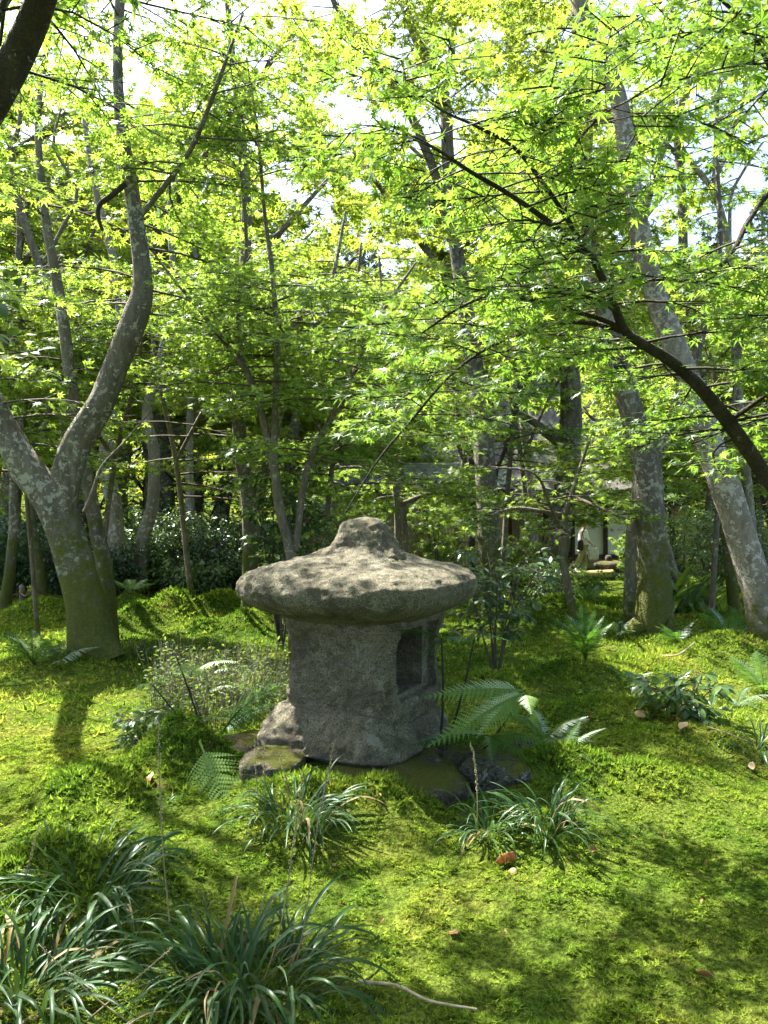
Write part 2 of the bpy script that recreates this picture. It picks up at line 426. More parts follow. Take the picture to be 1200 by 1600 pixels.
g = mk('moss_ground', V, np.stack([i, i + 1, i + nx + 1, i + nx], -1), M['moss'])
tag(g, kind='structure')

# ------------------------------------------------------------------ moss tufts (nobody could count them)
def scatter(tV, tF, pos, Rm, sc):
    n, k = len(pos), len(tV)
    V = np.einsum('nij,kj->nki', Rm, tV) * sc[:, None, None] + pos[:, None]
    Fs = [(f[None] + (np.arange(n) * k)[:, None, None]).reshape(-1, f.shape[1]) for f in (tF if isinstance(tF, list) else [tF])]
    return V.reshape(-1, 3), Fs
def rot_zyx(az, pitch, roll):
    ca, sa, cp, sp, cr, sr = np.cos(az), np.sin(az), np.cos(pitch), np.sin(pitch), np.cos(roll), np.sin(roll)
    o = np.zeros_like(ca)
    ex = np.stack([ca * cp, sa * cp, sp], -1)
    ey0 = np.stack([-sa, ca, o], -1); ez0 = np.cross(ex, ey0)
    ey = ey0 * cr[:, None] + ez0 * sr[:, None]; ez = np.cross(ex, ey)
    return np.stack([ex, ey, ez], -1)
def tuft_template(nb, spread, seed, wd=.15):
    r = np.random.default_rng(seed); V = []; Fs = []
    for k in range(nb):
        a = 2 * np.pi * k / nb + r.uniform(-.5, .5); t = r.uniform(.25, 1) * spread; l = r.uniform(.7, 1.15)
        d = A(math.cos(a) * math.sin(t), math.sin(a) * math.sin(t), math.cos(t)); s = A(-math.sin(a), math.cos(a), 0) * wd
        b = len(V)
        e = d * l + A(0, 0, -.18 * t); o_ = d * .12
        V += [o_ + s - A(0, 0, .08), e, o_ - s - A(0, 0, .08)]
        Fs += [[b, b + 1, b + 2]]
    return np.array(V), np.array(Fs)
def moss_layer(name, n, y0, y1, size, nb, spread, seed, mask=None, xlim=.60):
    r = np.random.default_rng(seed)
    y = np.sqrt(r.uniform(y0 ** 2, y1 ** 2, n)); x = r.uniform(-xlim, xlim, n) * (y + .25)
    k = ~((((x - .04) / .34) ** 2 + ((y - 3.78) / .31) ** 2 < 1) | (((x + .11) / .5) ** 2 + ((y - 4.25) / .5) ** 2 < 1)); x, y = x[k], y[k]
    if mask is not None:
        k = mask(x, y, r); x, y = x[k], y[k]
    n = len(x); z = ground(x, y) + .015 * np.clip(fbm(np.stack([x, y, 0 * x], -1) * 20, 2, 51) * 2, -1, 1) * (y < 6)
    e = .03
    nxn = -(ground(x + e, y) - z) / e; nyn = -(ground(x, y + e) - z) / e
    nrm = np.stack([nxn, nyn, np.ones(n)], -1); nrm /= np.linalg.norm(nrm, axis=1)[:, None]
    az = r.uniform(0, 2 * np.pi, n); ax = np.stack([np.cos(az), np.sin(az), 0 * az], -1)
    ax = ax - nrm * (ax * nrm).sum(1)[:, None]; ax /= np.linalg.norm(ax, axis=1)[:, None]
    tl = r.normal(0, .42, (n, 2))
    ez = nrm + ax * tl[:, :1] + np.cross(nrm, ax) * tl[:, 1:]; ez /= np.linalg.norm(ez, axis=1)[:, None]
    ey = np.cross(ez, ax); ey /= np.linalg.norm(ey, axis=1)[:, None]; ex = np.cross(ey, ez)
    Rm = np.stack([ex, ey, ez], -1)
    sc = size * r.uniform(.6, 1.35, n) * (.8 + .5 * np.clip(fbm(np.stack([x, y, 0 * x], -1) * 4, 2, 31) + .4, 0, 1))
    tV, tF = tuft_template(nb, spread, seed)
    V, F = scatter(tV, tF, np.stack([x, y, z], -1), Rm, sc)
    o = mk(name, V, F, M['tuft'], smooth=False)
    return o
def star_mask(x, y, r):      # the taller star moss grows on the humps
    h = 0 * x
    for cx, cy_, rx, ry, hh in MOUNDS: h = h + gauss(x, y, cx, cy_, rx * .95, ry * .95, 1.) * (hh > .07)
    return r.uniform(0, 1, len(x)) < np.clip(h * 1.4 - .25, 0, 1)
tag(moss_layer('carpet_moss', 62000, 1.9, 4.6, .0185, 6, 1.45, 41), 'fine bright carpet moss covering the near ground', 'moss', kind='stuff')
tag(moss_layer('carpet_moss', 42000, 4.6, 14, .040, 5, 1.2, 42), 'fine bright carpet moss covering the ground behind the lantern', 'moss', kind='stuff')
tag(moss_layer('star_moss', 60000, 2.0, 6.2, .031, 6, .8, 43, star_mask), 'taller feathery star moss on the near humps', 'moss', kind='stuff')
tag(moss_layer('star_moss', 40000, 6.2, 11.5, .05, 5, .8, 44, star_mask), 'taller feathery star moss on the far humps', 'moss', kind='stuff')

# ------------------------------------------------------------------ leaf shapes (unit length, tip towards +X)
def maple(lobes, lod, wid=70):
    ang, ln = lobes; n = len(ang); ang = np.radians(ang); V = [A(0, 0, 0)]; Fs = []
    def pt(a, r): return A(r * math.cos(a), r * math.sin(a), -.16 * r * r + .05 * r)
    va = [ang[0] - .35] + [(ang[k] + ang[k + 1]) / 2 for k in range(n - 1)] + [ang[-1] + .35]
    vr = [.10] + [.30 * min(ln[k], ln[k + 1]) + .03 for k in range(n - 1)] + [.10]
    if lod == 0:
        for k in range(n):
            b = len(V); w = math.radians(wid); V += [pt(ang[k] - w, .16), pt(ang[k], ln[k]), pt(ang[k] + w, .16)]
            Fs.append([b, b + 1, b + 2])
        return np.array(V), [np.array(Fs)]
    T = []
    for k in range(n + 1): V.append(pt(va[k], vr[k]))
    for k in range(n):
        a, b = 1 + k, 2 + k
        if lod == 1:
            V.append(pt(ang[k], ln[k])); Fs.append([0, a, len(V) - 1, b])
        else:
            w = .13 / max(ln[k], .3) * .62; s = .56 * ln[k]
            V += [pt(ang[k] - w, s), pt(ang[k] + w, s), pt(ang[k], ln[k])]; c = len(V)
            Fs += [[0, a, c - 3, c - 2]]; T += [[0, c - 2, b], [c - 3, c - 1, c - 2]]
    return np.array(V), [np.array(Fs)] + ([np.array(T)] if T else [])
L7 = ([-128, -84, -42, 0, 42, 84, 128], [.36, .66, .9, 1., .9, .66, .36])
MAPLE_N = maple(L7, 1)
MAPLE_M5 = maple(([-105, -52, 0, 52, 105], [.6, .88, 1., .88, .6]), 0, 72)
L5 = ([-105, -52, 0, 52, 105], [.6, .88, 1., .88, .6])
MAPLE_HI, MAPLE_MID, MAPLE_LO = maple(L7, 2), maple(L7, 0, 60), maple(L5, 0, 75)
def ellip(w=.22, k=3, fold=.12):
    xs_ = np.linspace(0, 1, k + 2); V = [A(0, 0, 0)]; 
    for x in xs_[1:-1]:
        ww = w * math.sin(math.pi * x ** .85) ** .8; z = -.22 * x * x
        V += [A(x, ww, z + fold * ww), A(x, 0, z - .02), A(x, -ww, z + fold * ww)]
    V.append(A(1, 0, -.24)); T = [[0, 2, 1], [0, 3, 2]]; Q = []
    for j in range(k - 1):
        b = 1 + 3 * j; Q += [[b, b + 1, b + 4, b + 3], [b + 1, b + 2, b + 5, b + 4]]
    b = 1 + 3 * (k - 1); e = len(V) - 1; T += [[b, b + 1, e], [b + 1, b + 2, e]]
    return np.array(V), [np.array(T)] + ([np.array(Q)] if Q else [])
OVAL = ellip(.21, 1); OVAL_HI = ellip(.23, 4)
CLUMP = maple(([-140, -70, 0, 70, 140], [.8, 1., .75, 1., .85]), 0, 85)
NEEDLE = maple(([-70, -35, 0, 35, 70], [.8, .95, 1., .95, .8]), 0)

# ------------------------------------------------------------------ branches and crowns
def resample(p, r, step):
    d = np.concatenate([[0], np.cumsum(np.linalg.norm(np.diff(p, axis=0), axis=1))])
    s = np.arange(0, d[-1], step)
    return np.stack([np.interp(s, d, p[:, k]) for k in range(3)], -1), np.interp(s, d, r), s / max(d[-1], 1e-6)
SUNX, SUNY = to_sun.x / to_sun.z, to_sun.y / to_sun.z
GAPS = [(-3.2, 11.9, 1.5, .9), (-2.6, 9.4, .9, .7), (-2.5, 5.2, .9, .8), (-3.1, 8.9, .9, .8), (-4.6, 8.0, 1.0, .5), (2.0, 6.2, 1.0, .8), (.6, 2.75, .7, .3), (1.9, 3.6, .5, .35), (3.2, 10.6, .8, .8), (4.2, 8.2, .5, .6), (-2.2, 3.6, .5, .35), (-.25, 4.3, .35, .3)]
def shaded(pos, thr=.33):
    """the openings of the crowns: False where a shaft of sun passes to the moss"""
    pos = np.atleast_2d(pos); lx = pos[:, 0] - SUNX * pos[:, 2]; ly = pos[:, 1] - SUNY * pos[:, 2]
    g_ = fbm(np.stack([lx, ly, 0 * lx], -1) * .8, 3, 77)
    for cx, cy_, rx, ry in GAPS: g_ = g_ + .42 * np.exp(-((lx - cx) / rx) ** 2 - ((ly - cy_) / ry) ** 2)
    g_ = g_ + .55 * (pos[:, 2] > 4.5) * np.exp(-((lx - .1) / 2.3) ** 4 - ((ly - 7.2) / 1.9) ** 4)
    return g_ < thr
def grow(limbs, L, spacing, leaf, lsp, rs, t0=.3, zmin=1.2, subs=6, elev=(.05, .5), droop=.25, azr=None, twig_sub=True, tipL=.6, cut=None, noface=0, gaps=.33, layers=0.):
    """branches, twigs and leaf positions on the given limbs -> twig mesh, leaf nodes (pos, azimuth, pitch)"""
    tw = Acc(); seg = []
    az = rs.uniform(0, 6.28); ph = rs.uniform(0, 99)
    for (lp, lr) in limbs:
        p, r, t = resample(lp, lr, spacing)
        for q, rr, tt in zip(p, r, t):
            az += 2.4 + rs.normal(0, .25)
            if tt < t0 or q[2] < zmin or (cut is not None and not cut(q)): continue
            if q[2] > EYE + .74 * max(q[1], 2.) and q[1] > 4 and rs.uniform() < .85: continue
            if layers and vnoise(np.array([[q[2] * 1.9 + ph, .5, .5 + 3 * ph]]), 3)[0] < layers - .35: continue
            a0 = az if azr is None else azr[0] + azr[1] * math.sin(az)
            Lb = L * rs.uniform(.6, 1.15) * (1 - tipL * .6 * tt)
            e = rs.uniform(*elev); u = np.linspace(0, 1, 5)[:, None]
            d = A(math.cos(a0) * math.cos(e), math.sin(a0) * math.cos(e), math.sin(e)); sd = A(-d[1], d[0], 0)
            bp = q + d * Lb * u + sd * (rs.normal(0, .1) * Lb * np.sin(u * 3.14)) + A(0, 0, -droop * Lb) * u ** 2
            if noface and d[1] < -.2 and rs.uniform() < noface: continue
            if gaps and rs.uniform() < .85 and not shaded(bp[3], gaps)[0]: continue
            br = np.linspace(min(rr * .5, .004 + .007 * Lb), .0015 + .001 * Lb, 5)
            if twig_sub: tw.add(*tube(bp, br, 4, 1))
            else: tw.add(*tube(bp[::2], br[::2], 3, 1))
            seg.append((bp[2], bp[3], a0)); seg.append((bp[3], bp[4], a0))
            for k in range(subs):
                uu = .28 + .72 * (k + rs.uniform(.2, .8)) / subs; f = uu * 4; j = min(int(f), 3)
                s0 = bp[j] + (bp[j + 1] - bp[j]) * (f - j)
                a2 = a0 + (1 if k % 2 else -1) * rs.uniform(.5, 1.05); L2 = Lb * .52 * (1.15 - .6 * uu) * rs.uniform(.7, 1.2)
                e2 = rs.uniform(-.15, .22)
                s1 = s0 + L2 * A(math.cos(a2) * math.cos(e2), math.sin(a2) * math.cos(e2), math.sin(e2)) - A(0, 0, .1 * L2)
                seg.append((s0 + (s1 - s0) * .15, s1, a2))
                if twig_sub: tw.add(*tube(np.array([s0, s1]), [.003 + .002 * Lb, .0015], 3, 1))
    S0 = np.array([s[0] for s in seg]); S1 = np.array([s[1] for s in seg]); az_ = np.array([s[2] for s in seg])
    m = np.maximum((np.linalg.norm(S1 - S0, axis=1) / lsp).astype(int), 1)
    idx = np.repeat(np.arange(len(m)), m)
    loc = np.concatenate([np.arange(k) for k in m]) + rs.uniform(.1, .9, len(idx))
    f = np.clip(loc / m[idx], 0, 1)[:, None]
    node = S0[idx] + (S1 - S0)[idx] * f
    node = np.repeat(node, 2, 0); a = np.repeat(az_[idx], 2); side = np.tile([1, -1], len(idx))
    if gaps:
        kp = shaded(node, gaps) | (rs.uniform(0, 1, len(node)) < .18); node, a, side = node[kp], a[kp], side[kp]
    n = len(node)
    a = a + side * rs.uniform(.35, 1.3, n)
    pitch = rs.normal(-.25, .36, n)
    return tw, node, a, pitch
def leaves(node, a, pitch, size, tmpl, rs, jit=.02, roll=.48):
    n = len(node); sc = size * rs.uniform(.65, 1.2, n)
    Rm = rot_zyx(a, pitch, rs.normal(0, roll, n))
    pos = node + Rm[:, :, 0] * (sc * .45)[:, None] + rs.normal(0, jit, (n, 3))
    return scatter(tmpl[0], tmpl[1], pos, Rm, sc)
def pixpath(path, Y):
    """[(px, py, r_px[, Y])] -> points, radii in metres"""
    pts, rad = [], []
    for q in path:
        y = q[3] if len(q) > 3 else Y
        pts.append(P(q[0], q[1], y)); rad.append(q[2] * y / F_PX)
    return np.array(pts), np.array(rad)
def tree(name, label, Y, paths, mats=('bark', 'twig', 'maple'), crown=None, group=None, flare=.35, lump=.07, seg=14, n_single=0, cat='tree', extra=None):
    rs = np.random.default_rng(abs(hash_(label)) % 100000)
    p0, r0 = pixpath(paths[0], Y)
    b = A(p0[0][0], p0[0][1], gz(p0[0][0], p0[0][1])); p0[0][2] = b[2] - .08
    t = thing(name, b, label, cat, group); limbs = []
    for k, pa in enumerate(paths):
        p, r = (p0, r0) if k == 0 else pixpath(pa, Y)
        sd = int(rs.integers(1000))
        Vt, Ft = tube(p, r, seg if k == 0 else max(7, seg - 4), 6 if k == 0 else 5, lump, flare if k == 0 else 0, sd)
        mk('trunk' if k == 0 else 'limb', Vt, Ft, M[mats[0]], t, b)
        limbs.append(catmull(p, r, 5))
    if crown:
        cr = dict(crown); size = cr.pop('leaf'); tm = cr.pop('tmpl', MAPLE_MID); use = cr.pop('use', None); rl = cr.pop('roll', .48)
        lm = limbs if use is None else [limbs[k] for k in use]
        tw, node, a, pi = grow(lm, leaf=size, rs=rs, twig_sub=tm is not MAPLE_LO, **cr)
        tag(tw.build('twigs', M[mats[1]], t, b), kind='stuff')
        if n_single:
            d = np.abs(node[:, 0] / node[:, 1]) < .5
            el = (node[:, 2] - EYE) / node[:, 1]; d &= (el < .66) & (el > -.1)
            dist = np.where(d, node[:, 1], 99); order = np.argsort(dist)[:n_single]
            me = mesh('leaf', tm[0], tm[1], M[mats[2]], False)
            Rm = rot_zyx(a[order], pi[order], rs.normal(0, .33, n_single)); sc = size * rs.uniform(.7, 1.2, n_single)
            from mathutils import Matrix
            for q in range(n_single):
                o = link('leaf', me, t)
                pos = node[order[q]] + Rm[q][:, 0] * sc[q] * .45 - b
                mm = Matrix.Identity(4)
                for i_ in range(3):
                    for j_ in range(3): mm[i_][j_] = Rm[q][i_, j_] * sc[q]
                    mm[i_][3] = pos[i_]
                o.matrix_local = mm
            keep = np.ones(len(node), bool); keep[order] = False; node, a, pi = node[keep], a[keep], pi[keep]
        V, Fs = leaves(node, a, pi, size, MAPLE_N if tm is MAPLE_HI else tm, rs, roll=rl)
        tag(mk('crown', V, Fs, M[mats[2]], t, b, False), kind='stuff')
    if extra: extra(t, b)
    return t
def hash_(s):
    h = 5381
    for ch in s: h = (h * 33 + ord(ch)) & 0xffffffff
    return h
#TREES
# --- left foreground maple, forked
def left_knots(t, b):
    Vt, Ft = tube(pixpath([(196, 287, 6), (175, 305, 6), (157, 318, 6), (153, 335, 5), (160, 360, 4)], 6.55)[0], np.array([4.5, 4.5, 4.2, 3.5, 2.5]) * 6.6 / F_PX, 8, 4, .1)
    mk('dead_branch', Vt, Ft, M['twig_d'], t, b)
    Vt, Ft = tube(*pixpath([(132, 800, 4), (146, 765, 3), (160, 728, 2.4), (195, 690, 1.8), (237, 640, 1.1)], 6.3), 7, 4, .05)
    mk('side_shoot', Vt, Ft, M['bark_thin'], t, b)
tree('maple_tree', 'big lichened maple on the left with a mossy foot and a wide fork', 6.7,
     [[(158, 1050, 34), (147, 1000, 32), (132, 930, 28), (110, 860, 27), (85, 790, 27), (40, 725, 23), (-5, 645, 20), (-60, 540, 18, 6.3), (-130, 380, 15, 5.8), (-170, 200, 11, 5.4), (-150, 20, 8, 5.2), (-80, -160, 5, 5)],
      [(98, 800, 20), (106, 740, 23), (122, 690, 23), (158, 630, 20.5), (185, 560, 18.5), (214, 492, 18), (223, 440, 14), (213, 345, 11.5), (202, 275, 10.5), (189, 190, 8.5), (184, 100, 7.5), (190, -20, 8), (215, -160, 6), (225, -300, 4)],
      [(212, 345, 5), (250, 300, 4), (300, 230, 4, 6.3), (340, 130, 3, 6), (380, 20, 2, 5.8)]],
     ('bark', 'twig', 'maple'), dict(L=1.5, spacing=.075, leaf=.07, lsp=.05, t0=.25, zmin=1.9, subs=8, elev=(-.1, .4), droop=.22, noface=.85), extra=left_knots, seg=20, lump=.10)
tree('maple_tree', 'slim grey trunk standing right behind the big left maple', 7.3,
     [[(174, 1000, 15), (166, 905, 12), (152, 830, 11), (138, 755, 10), (126, 690, 9), (110, 590, 9), (95, 470, 8), (70, 330, 6), (60, 180, 5), (80, 30, 3)]],
     ('bark', 'twig', 'maple_y'), dict(L=1.4, spacing=.13, leaf=.078, lsp=.06, t0=.4, zmin=2, subs=8))
# --- slender many-stemmed maple behind the lantern
tree('slender_maple', 'slender maple with several thin stems rising just behind the lantern', 7.0,
     [[(462, 1035, 11), (458, 930, 10), (455, 870, 9), (436, 790, 8), (428, 730, 7), (408, 645, 6), (385, 580, 5), (350, 533, 4), (300, 470, 3), (262, 425, 2), (230, 380, 1.5)],
      [(432, 760, 6), (428, 690, 6), (431, 620, 5), (432, 530, 4.5), (426, 430, 4), (413, 330, 3), (403, 210, 2.4), (385, 90, 1.8)],
      [(462, 860, 6), (473, 770, 5.5), (490, 705, 5), (545, 600, 4), (590, 500, 3), (650, 410, 2)],
      [(380, 575, 4), (372, 480, 3.5, 7.2), (385, 380, 3, 7.3), (375, 250, 2.5, 7.4), (372, 120, 2, 7.5)]],
     ('bark_thin', 'twig', 'maple'), dict(layers=.4, L=1.25, spacing=.05, leaf=.06, lsp=.046, t0=.3, zmin=1.8, subs=8, elev=(-.1, .25), droop=.2), flare=.1, lump=.04, seg=10)
tree('maple_tree', 'grey maple trunk left of the lantern cap with a small fork', 9.2,
     [[(388, 975, 12), (390, 900, 13), (392, 840, 14), (388, 770, 14), (376, 700, 11), (372, 600, 10), (378, 480, 9), (385, 330, 8), (376, 200, 7), (360, 60, 5), (350, -80, 4)],
      [(393, 800, 9), (408, 760, 8), (422, 715, 7), (440, 640, 5), (480, 540, 4), (520, 430, 3), (540, 330, 2)]],
     ('bark', 'twig', 'maple'), dict(tmpl=MAPLE_M5, layers=.45, L=1.7, spacing=.055, leaf=.066, lsp=.05, t0=.3, zmin=1.9, subs=8, elev=(-.1, .3)))
# --- thin background trunks on the left
BG = dict(layers=.4, L=1.8, spacing=.085, leaf=.088, lsp=.065, t0=.4, zmin=2.2, subs=8, elev=(-.1, .4), tmpl=MAPLE_LO)
tree('maple_tree', 'twisted pale trunk among the left background shrubs', 11,
     [[(190, 960, 13), (184, 875, 13), (178, 790, 12), (166, 725, 11), (172, 650, 9), (190, 540, 8), (180, 420, 6), (150, 300, 5), (130, 180, 3)]], ('bark_pale', 'twig', 'maple_y'), BG)
tree('maple_tree', 'smooth curved trunk bending left above the round shrubs', 11.3,
     [[(215, 955, 10), (222, 850, 10), (238, 790, 9), (241, 710, 9), (230, 640, 8), (255, 540, 6), (270, 430, 5), (265, 320, 4), (290, 200, 3)]], ('bark_pale', 'twig', 'maple'), BG)
tree('maple_tree', 'leaning thin trunk beside the rope fence at the left edge', 10.4,
     [[(5, 960, 10), (14, 900, 8), (22, 830, 8), (22, 760, 7), (32, 650, 6), (20, 500, 5), (30, 350, 4), (10, 200, 3)]], ('bark', 'twig', 'maple'), BG)
tree('maple_tree', 'small crooked trunk behind the rope fence post', 11.4,
     [[(70, 950, 8), (62, 890, 8), (48, 815, 7), (52, 740, 6), (75, 640, 5), (70, 520, 4), (90, 400, 3)]], ('bark', 'twig', 'maple_y'), BG)
tree('maple_tree', 'thin straight trunk in the dark gap above the shrubs', 13.5,
     [[(296, 940, 7), (297, 800, 7), (296, 700, 6), (300, 590, 5), (310, 470, 4), (300, 350, 3)]], ('bark_pale', 'twig', 'maple_y'), BG)
tree('maple_tree', 'dark forked maple high at the left edge with bare twisting branches', 10,
     [[(110, 965, 8.4), (108, 800, 7.7), (95, 600, 7.0), (66, 435, 6.3), (45, 370, 5.6), (26, 300, 4.9), (18, 235, 4.2), (30, 195, 2.8), (35, 120, 2.1)],
      [(24, 290, 2.8), (60, 270, 2.1), (85, 310, 2.1), (110, 295, 1.8), (140, 260, 1.4)],
      [(60, 425, 3.5), (95, 360, 2.8), (120, 300, 2.4), (85, 230, 2.1), (95, 170, 1.4)],
      [(18, 235, 2.8), (2, 200, 2.8), (-20, 130, 2.1)]],
     ('bark_thin', 'twig', 'maple_y'), dict(L=1.2, spacing=.14, leaf=.085, lsp=.07, t0=.5, zmin=3.6, subs=7, tmpl=MAPLE_LO))
tree('maple_sapling', 'young thin maple at the left edge under the bright leaves', 8.4,
     [[(60, 990, 4), (52, 900, 3.5), (36, 690, 3), (48, 600, 2.8), (50, 535, 2.5), (72, 455, 2), (95, 400, 1.4)], [(45, 640, 2), (85, 575, 1.8), (150, 530, 1.3)]],
     ('bark_thin', 'twig_d', 'maple'), dict(L=1.1, spacing=.055, leaf=.064, lsp=.05, t0=.42, zmin=1.8, subs=8, elev=(-.1, .3)), flare=0, seg=8, lump=.03)
# --- tall trees behind the lantern
tree('maple_tree', 'tall lichened trunk rising straight behind the cap with a high fork', 12,
     [[(768, 955, 19), (765, 880, 18), (762, 800, 17), (757, 700, 16), (750, 620, 15), (730, 500, 13), (710, 370, 11), (700, 250, 10), (692, 145, 9), (652, 65, 7), (628, 0, 6), (600, -80, 4)],
      [(692, 150, 7), (706, 80, 6), (710, 0, 6), (716, -90, 4)],
      [(712, 380, 8), (672, 250, 7), (622, 145, 6), (550, 50, 5), (515, -10, 4), (480, -90, 3)]],
     ('bark', 'twig', 'maple_y'), dict(L=2.0, spacing=.12, leaf=.11, lsp=.08, t0=.5, zmin=4.6, subs=8, tmpl=MAPLE_LO), seg=14)
tree('maple_tree', 'thick leaning trunk in front of the hut door', 13,
     [[(858, 945, 22), (866, 870, 20), (880, 790, 18), (890, 700, 17), (892, 630, 16), (888, 560, 14), (868, 450, 11), (835, 285, 9), (806, 130, 8), (788, 0, 7), (775, -100, 5)],
      [(888, 700, 9), (860, 680, 8), (835, 660, 6), (800, 640, 4)]],
     ('bark', 'twig', 'maple_y'), dict(L=2.0, spacing=.12, leaf=.11, lsp=.08, t0=.38, zmin=4.0, subs=8, tmpl=MAPLE_LO), seg=14)
tree('maple_tree', 'white thin trunk between the two tall trunks', 15,
     [[(838, 920, 7), (832, 800, 7), (826, 730, 7), (818, 650, 7), (821, 560, 6), (812, 430, 5), (820, 300, 4), (815, 160, 3)]],
     ('bark_pale', 'twig', 'maple_y'), dict(L=1.8, spacing=.14, leaf=.12, lsp=.09, t0=.45, zmin=3.6, subs=8, tmpl=MAPLE_LO))
tree('maple_sapling', 'bushy sapling with a bent thin stem right of the lantern shrub', 8.6,
     [[(899, 985, 7), (891, 940, 6.5), (883, 895, 6), (878, 862, 6), (884, 805, 5), (893, 775, 4), (905, 735, 3), (920, 690, 2)],
      [(884, 806, 4), (852, 800, 3.5, 8.4), (800, 795, 3, 8.2), (745, 815, 2, 8)],
      [(893, 775, 3), (930, 790, 2.5, 8.3), (985, 815, 2, 8)],
      [(880, 840, 3), (860, 790, 2.5, 8.3), (835, 740, 2, 8), (770, 730, 1.5, 7.6)]],
     ('bark_thin', 'twig_d', 'maple'), dict(L=.85, spacing=.06, leaf=.06, lsp=.048, t0=.25, zmin=1.15, subs=7, elev=(-.05, .3), droop=.25), flare=.1, seg=9, lump=.04)
tree('maple_sapling', 'low leafy maple beside the lantern knob below the tile roof', 9.5,
     [[(620, 960, 6), (622, 850, 6), (620, 780, 5.5), (612, 732, 5), (600, 690, 4), (590, 630, 3), (570, 560, 2)],
      [(620, 790, 4), (680, 770, 3), (740, 780, 2)], [(615, 745, 3), (560, 730, 2.5), (500, 735, 2)]],
     ('bark_thin', 'twig', 'maple'), dict(L=1.0, spacing=.055, leaf=.066, lsp=.05, t0=.3, zmin=1.35, subs=8, elev=(-.05, .35)), flare=.1, seg=9, lump=.04)
tree('maple_sapling', 'dark thin stems forking in front of the grey thatch', 14,
     [[(738, 930, 5), (737, 760, 5), (738, 680, 4.5), (740, 620, 4), (733, 575, 3), (725, 500, 2)],
      [(737, 700, 3), (722, 660, 2.5), (712, 625, 2), (705, 560, 1.5)], [(737, 745, 3), (722, 710, 2), (715, 650, 1.5)]],
     ('bark_dark', 'twig_d', 'maple_y'), dict(L=1.2, spacing=.12, leaf=.11, lsp=.08, t0=.55, zmin=3.2, subs=7, tmpl=MAPLE_LO), flare=0, seg=8, lump=.03)
tree('maple_sapling', 'single dark stem leaning right behind the tall lichened trunk', 12.4,
     [[(770, 930, 4), (772, 760, 4), (790, 700, 3.5), (812, 620, 3), (838, 555, 2.5), (850, 480, 2)]],
     ('bark_dark', 'twig_d', 'maple'), dict(L=1.3, spacing=.1, leaf=.1, lsp=.07, t0=.5, zmin=3.0, subs=7, tmpl=MAPLE_LO), flare=0, seg=8, lump=.03)
# --- right hand trees
def knot(t, b):
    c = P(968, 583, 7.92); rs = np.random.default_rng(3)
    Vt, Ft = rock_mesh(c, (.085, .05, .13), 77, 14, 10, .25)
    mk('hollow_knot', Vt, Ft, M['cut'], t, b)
def rock_mesh(c, s, seed, nu=28, nv=18, amp=.2, sq=.75, k=1.6):
    th = np.linspace(0, 2 * np.pi, nu, endpoint=False); ph = np.linspace(-np.pi / 2, np.pi / 2, nv)
    T, Ph = np.meshgrid(th, ph)
    f = lambda v: np.sign(v) * np.abs(v) ** sq
    D = np.stack([f(np.cos(T)) * f(np.cos(Ph)), f(np.sin(T)) * f(np.cos(Ph)), f(np.sin(Ph))], -1)
    D = D * (1 + amp * fbm(D * k + seed * 3.7, 4, seed))[..., None]
    V = (D * np.array(s) + np.array(c)).reshape(-1, 3)
    i = (np.arange(nv - 1)[:, None] * nu); j = np.arange(nu)[None]; j2 = (j + 1) % nu
    return V, np.stack([i + j, i + j2, i + nu + j2, i + nu + j], -1).reshape(-1, 4)
def right_extra(t, b):
    knot(t, b)
    for pth, fl in (([(1000, 985, 15), (985, 1008, 12), (960, 1015, 7)], 0), ([(1035, 985, 14), (1055, 1000, 9), (1075, 1006, 5)], 0)):
        p, r = pixpath(pth, 7.95); p[:, 2] = [gz(q[0], q[1]) + h for q, h in zip(p, (.12, .03, -.02))]
        mk('root', *tube(p, r, 9, 5, .1), M['bark'], t, b)
    mk('rear_stem', *tube(*pixpath([(986, 985, 12, 8.7), (987, 900, 11, 8.6), (993, 810, 11, 8.5), (1003, 720, 10, 8.3), (1008, 690, 8, 8.2)], 8.6), 12, 5, .08), M['bark_pale'], t, b)
tree('maple_tree', 'stout mossy maple on the right with a dark hollow knot', 8.1,
     [[(1018, 1012, 31), (1019, 960, 29), (1019, 900, 26), (1014, 800, 22), (1008, 725, 21), (990, 660, 19), (968, 580, 17), (946, 495, 15), (926, 400, 13), (912, 300, 12), (915, 180, 10), (900, 40, 8), (890, -100, 6)],
      [(1016, 735, 12), (1030, 700, 10), (1047, 660, 9), (1063, 612, 8), (1088, 555, 7), (1110, 470, 5), (1125, 380, 4), (1120, 250, 3)]],
     ('bark', 'twig', 'maple'), dict(L=1.5, spacing=.08, leaf=.078, lsp=.058, t0=.45, zmin=2.6, subs=8, elev=(-.1, .4), noface=.9), extra=right_extra, seg=20, lump=.09, flare=.3)
tree('maple_tree', 'long pale trunk leaning left from the right edge, sunlit along one side', 7.0,
     [[(1212, 1045, 29), (1197, 985, 26), (1186, 930, 24), (1163, 850, 23), (1130, 750, 22), (1090, 645, 21), (1050, 530, 19), (1016, 430, 17), (992, 325, 15), (980, 235, 14), (965, 150, 13), (935, 80, 12), (908, 15, 11), (890, -60, 9), (880, -180, 7), (895, -300, 5)],
      [(1000, 360, 7), (1030, 250, 6, 6.6), (1080, 120, 5, 6.2), (1120, -40, 4, 5.8)]],
     ('bark_pale', 'twig', 'maple_y'), dict(L=1.5, spacing=.08, leaf=.076, lsp=.058, t0=.5, zmin=3.4, subs=8, noface=.9, use=[0], azr=(2.6, 1.1)), seg=18, lump=.06)
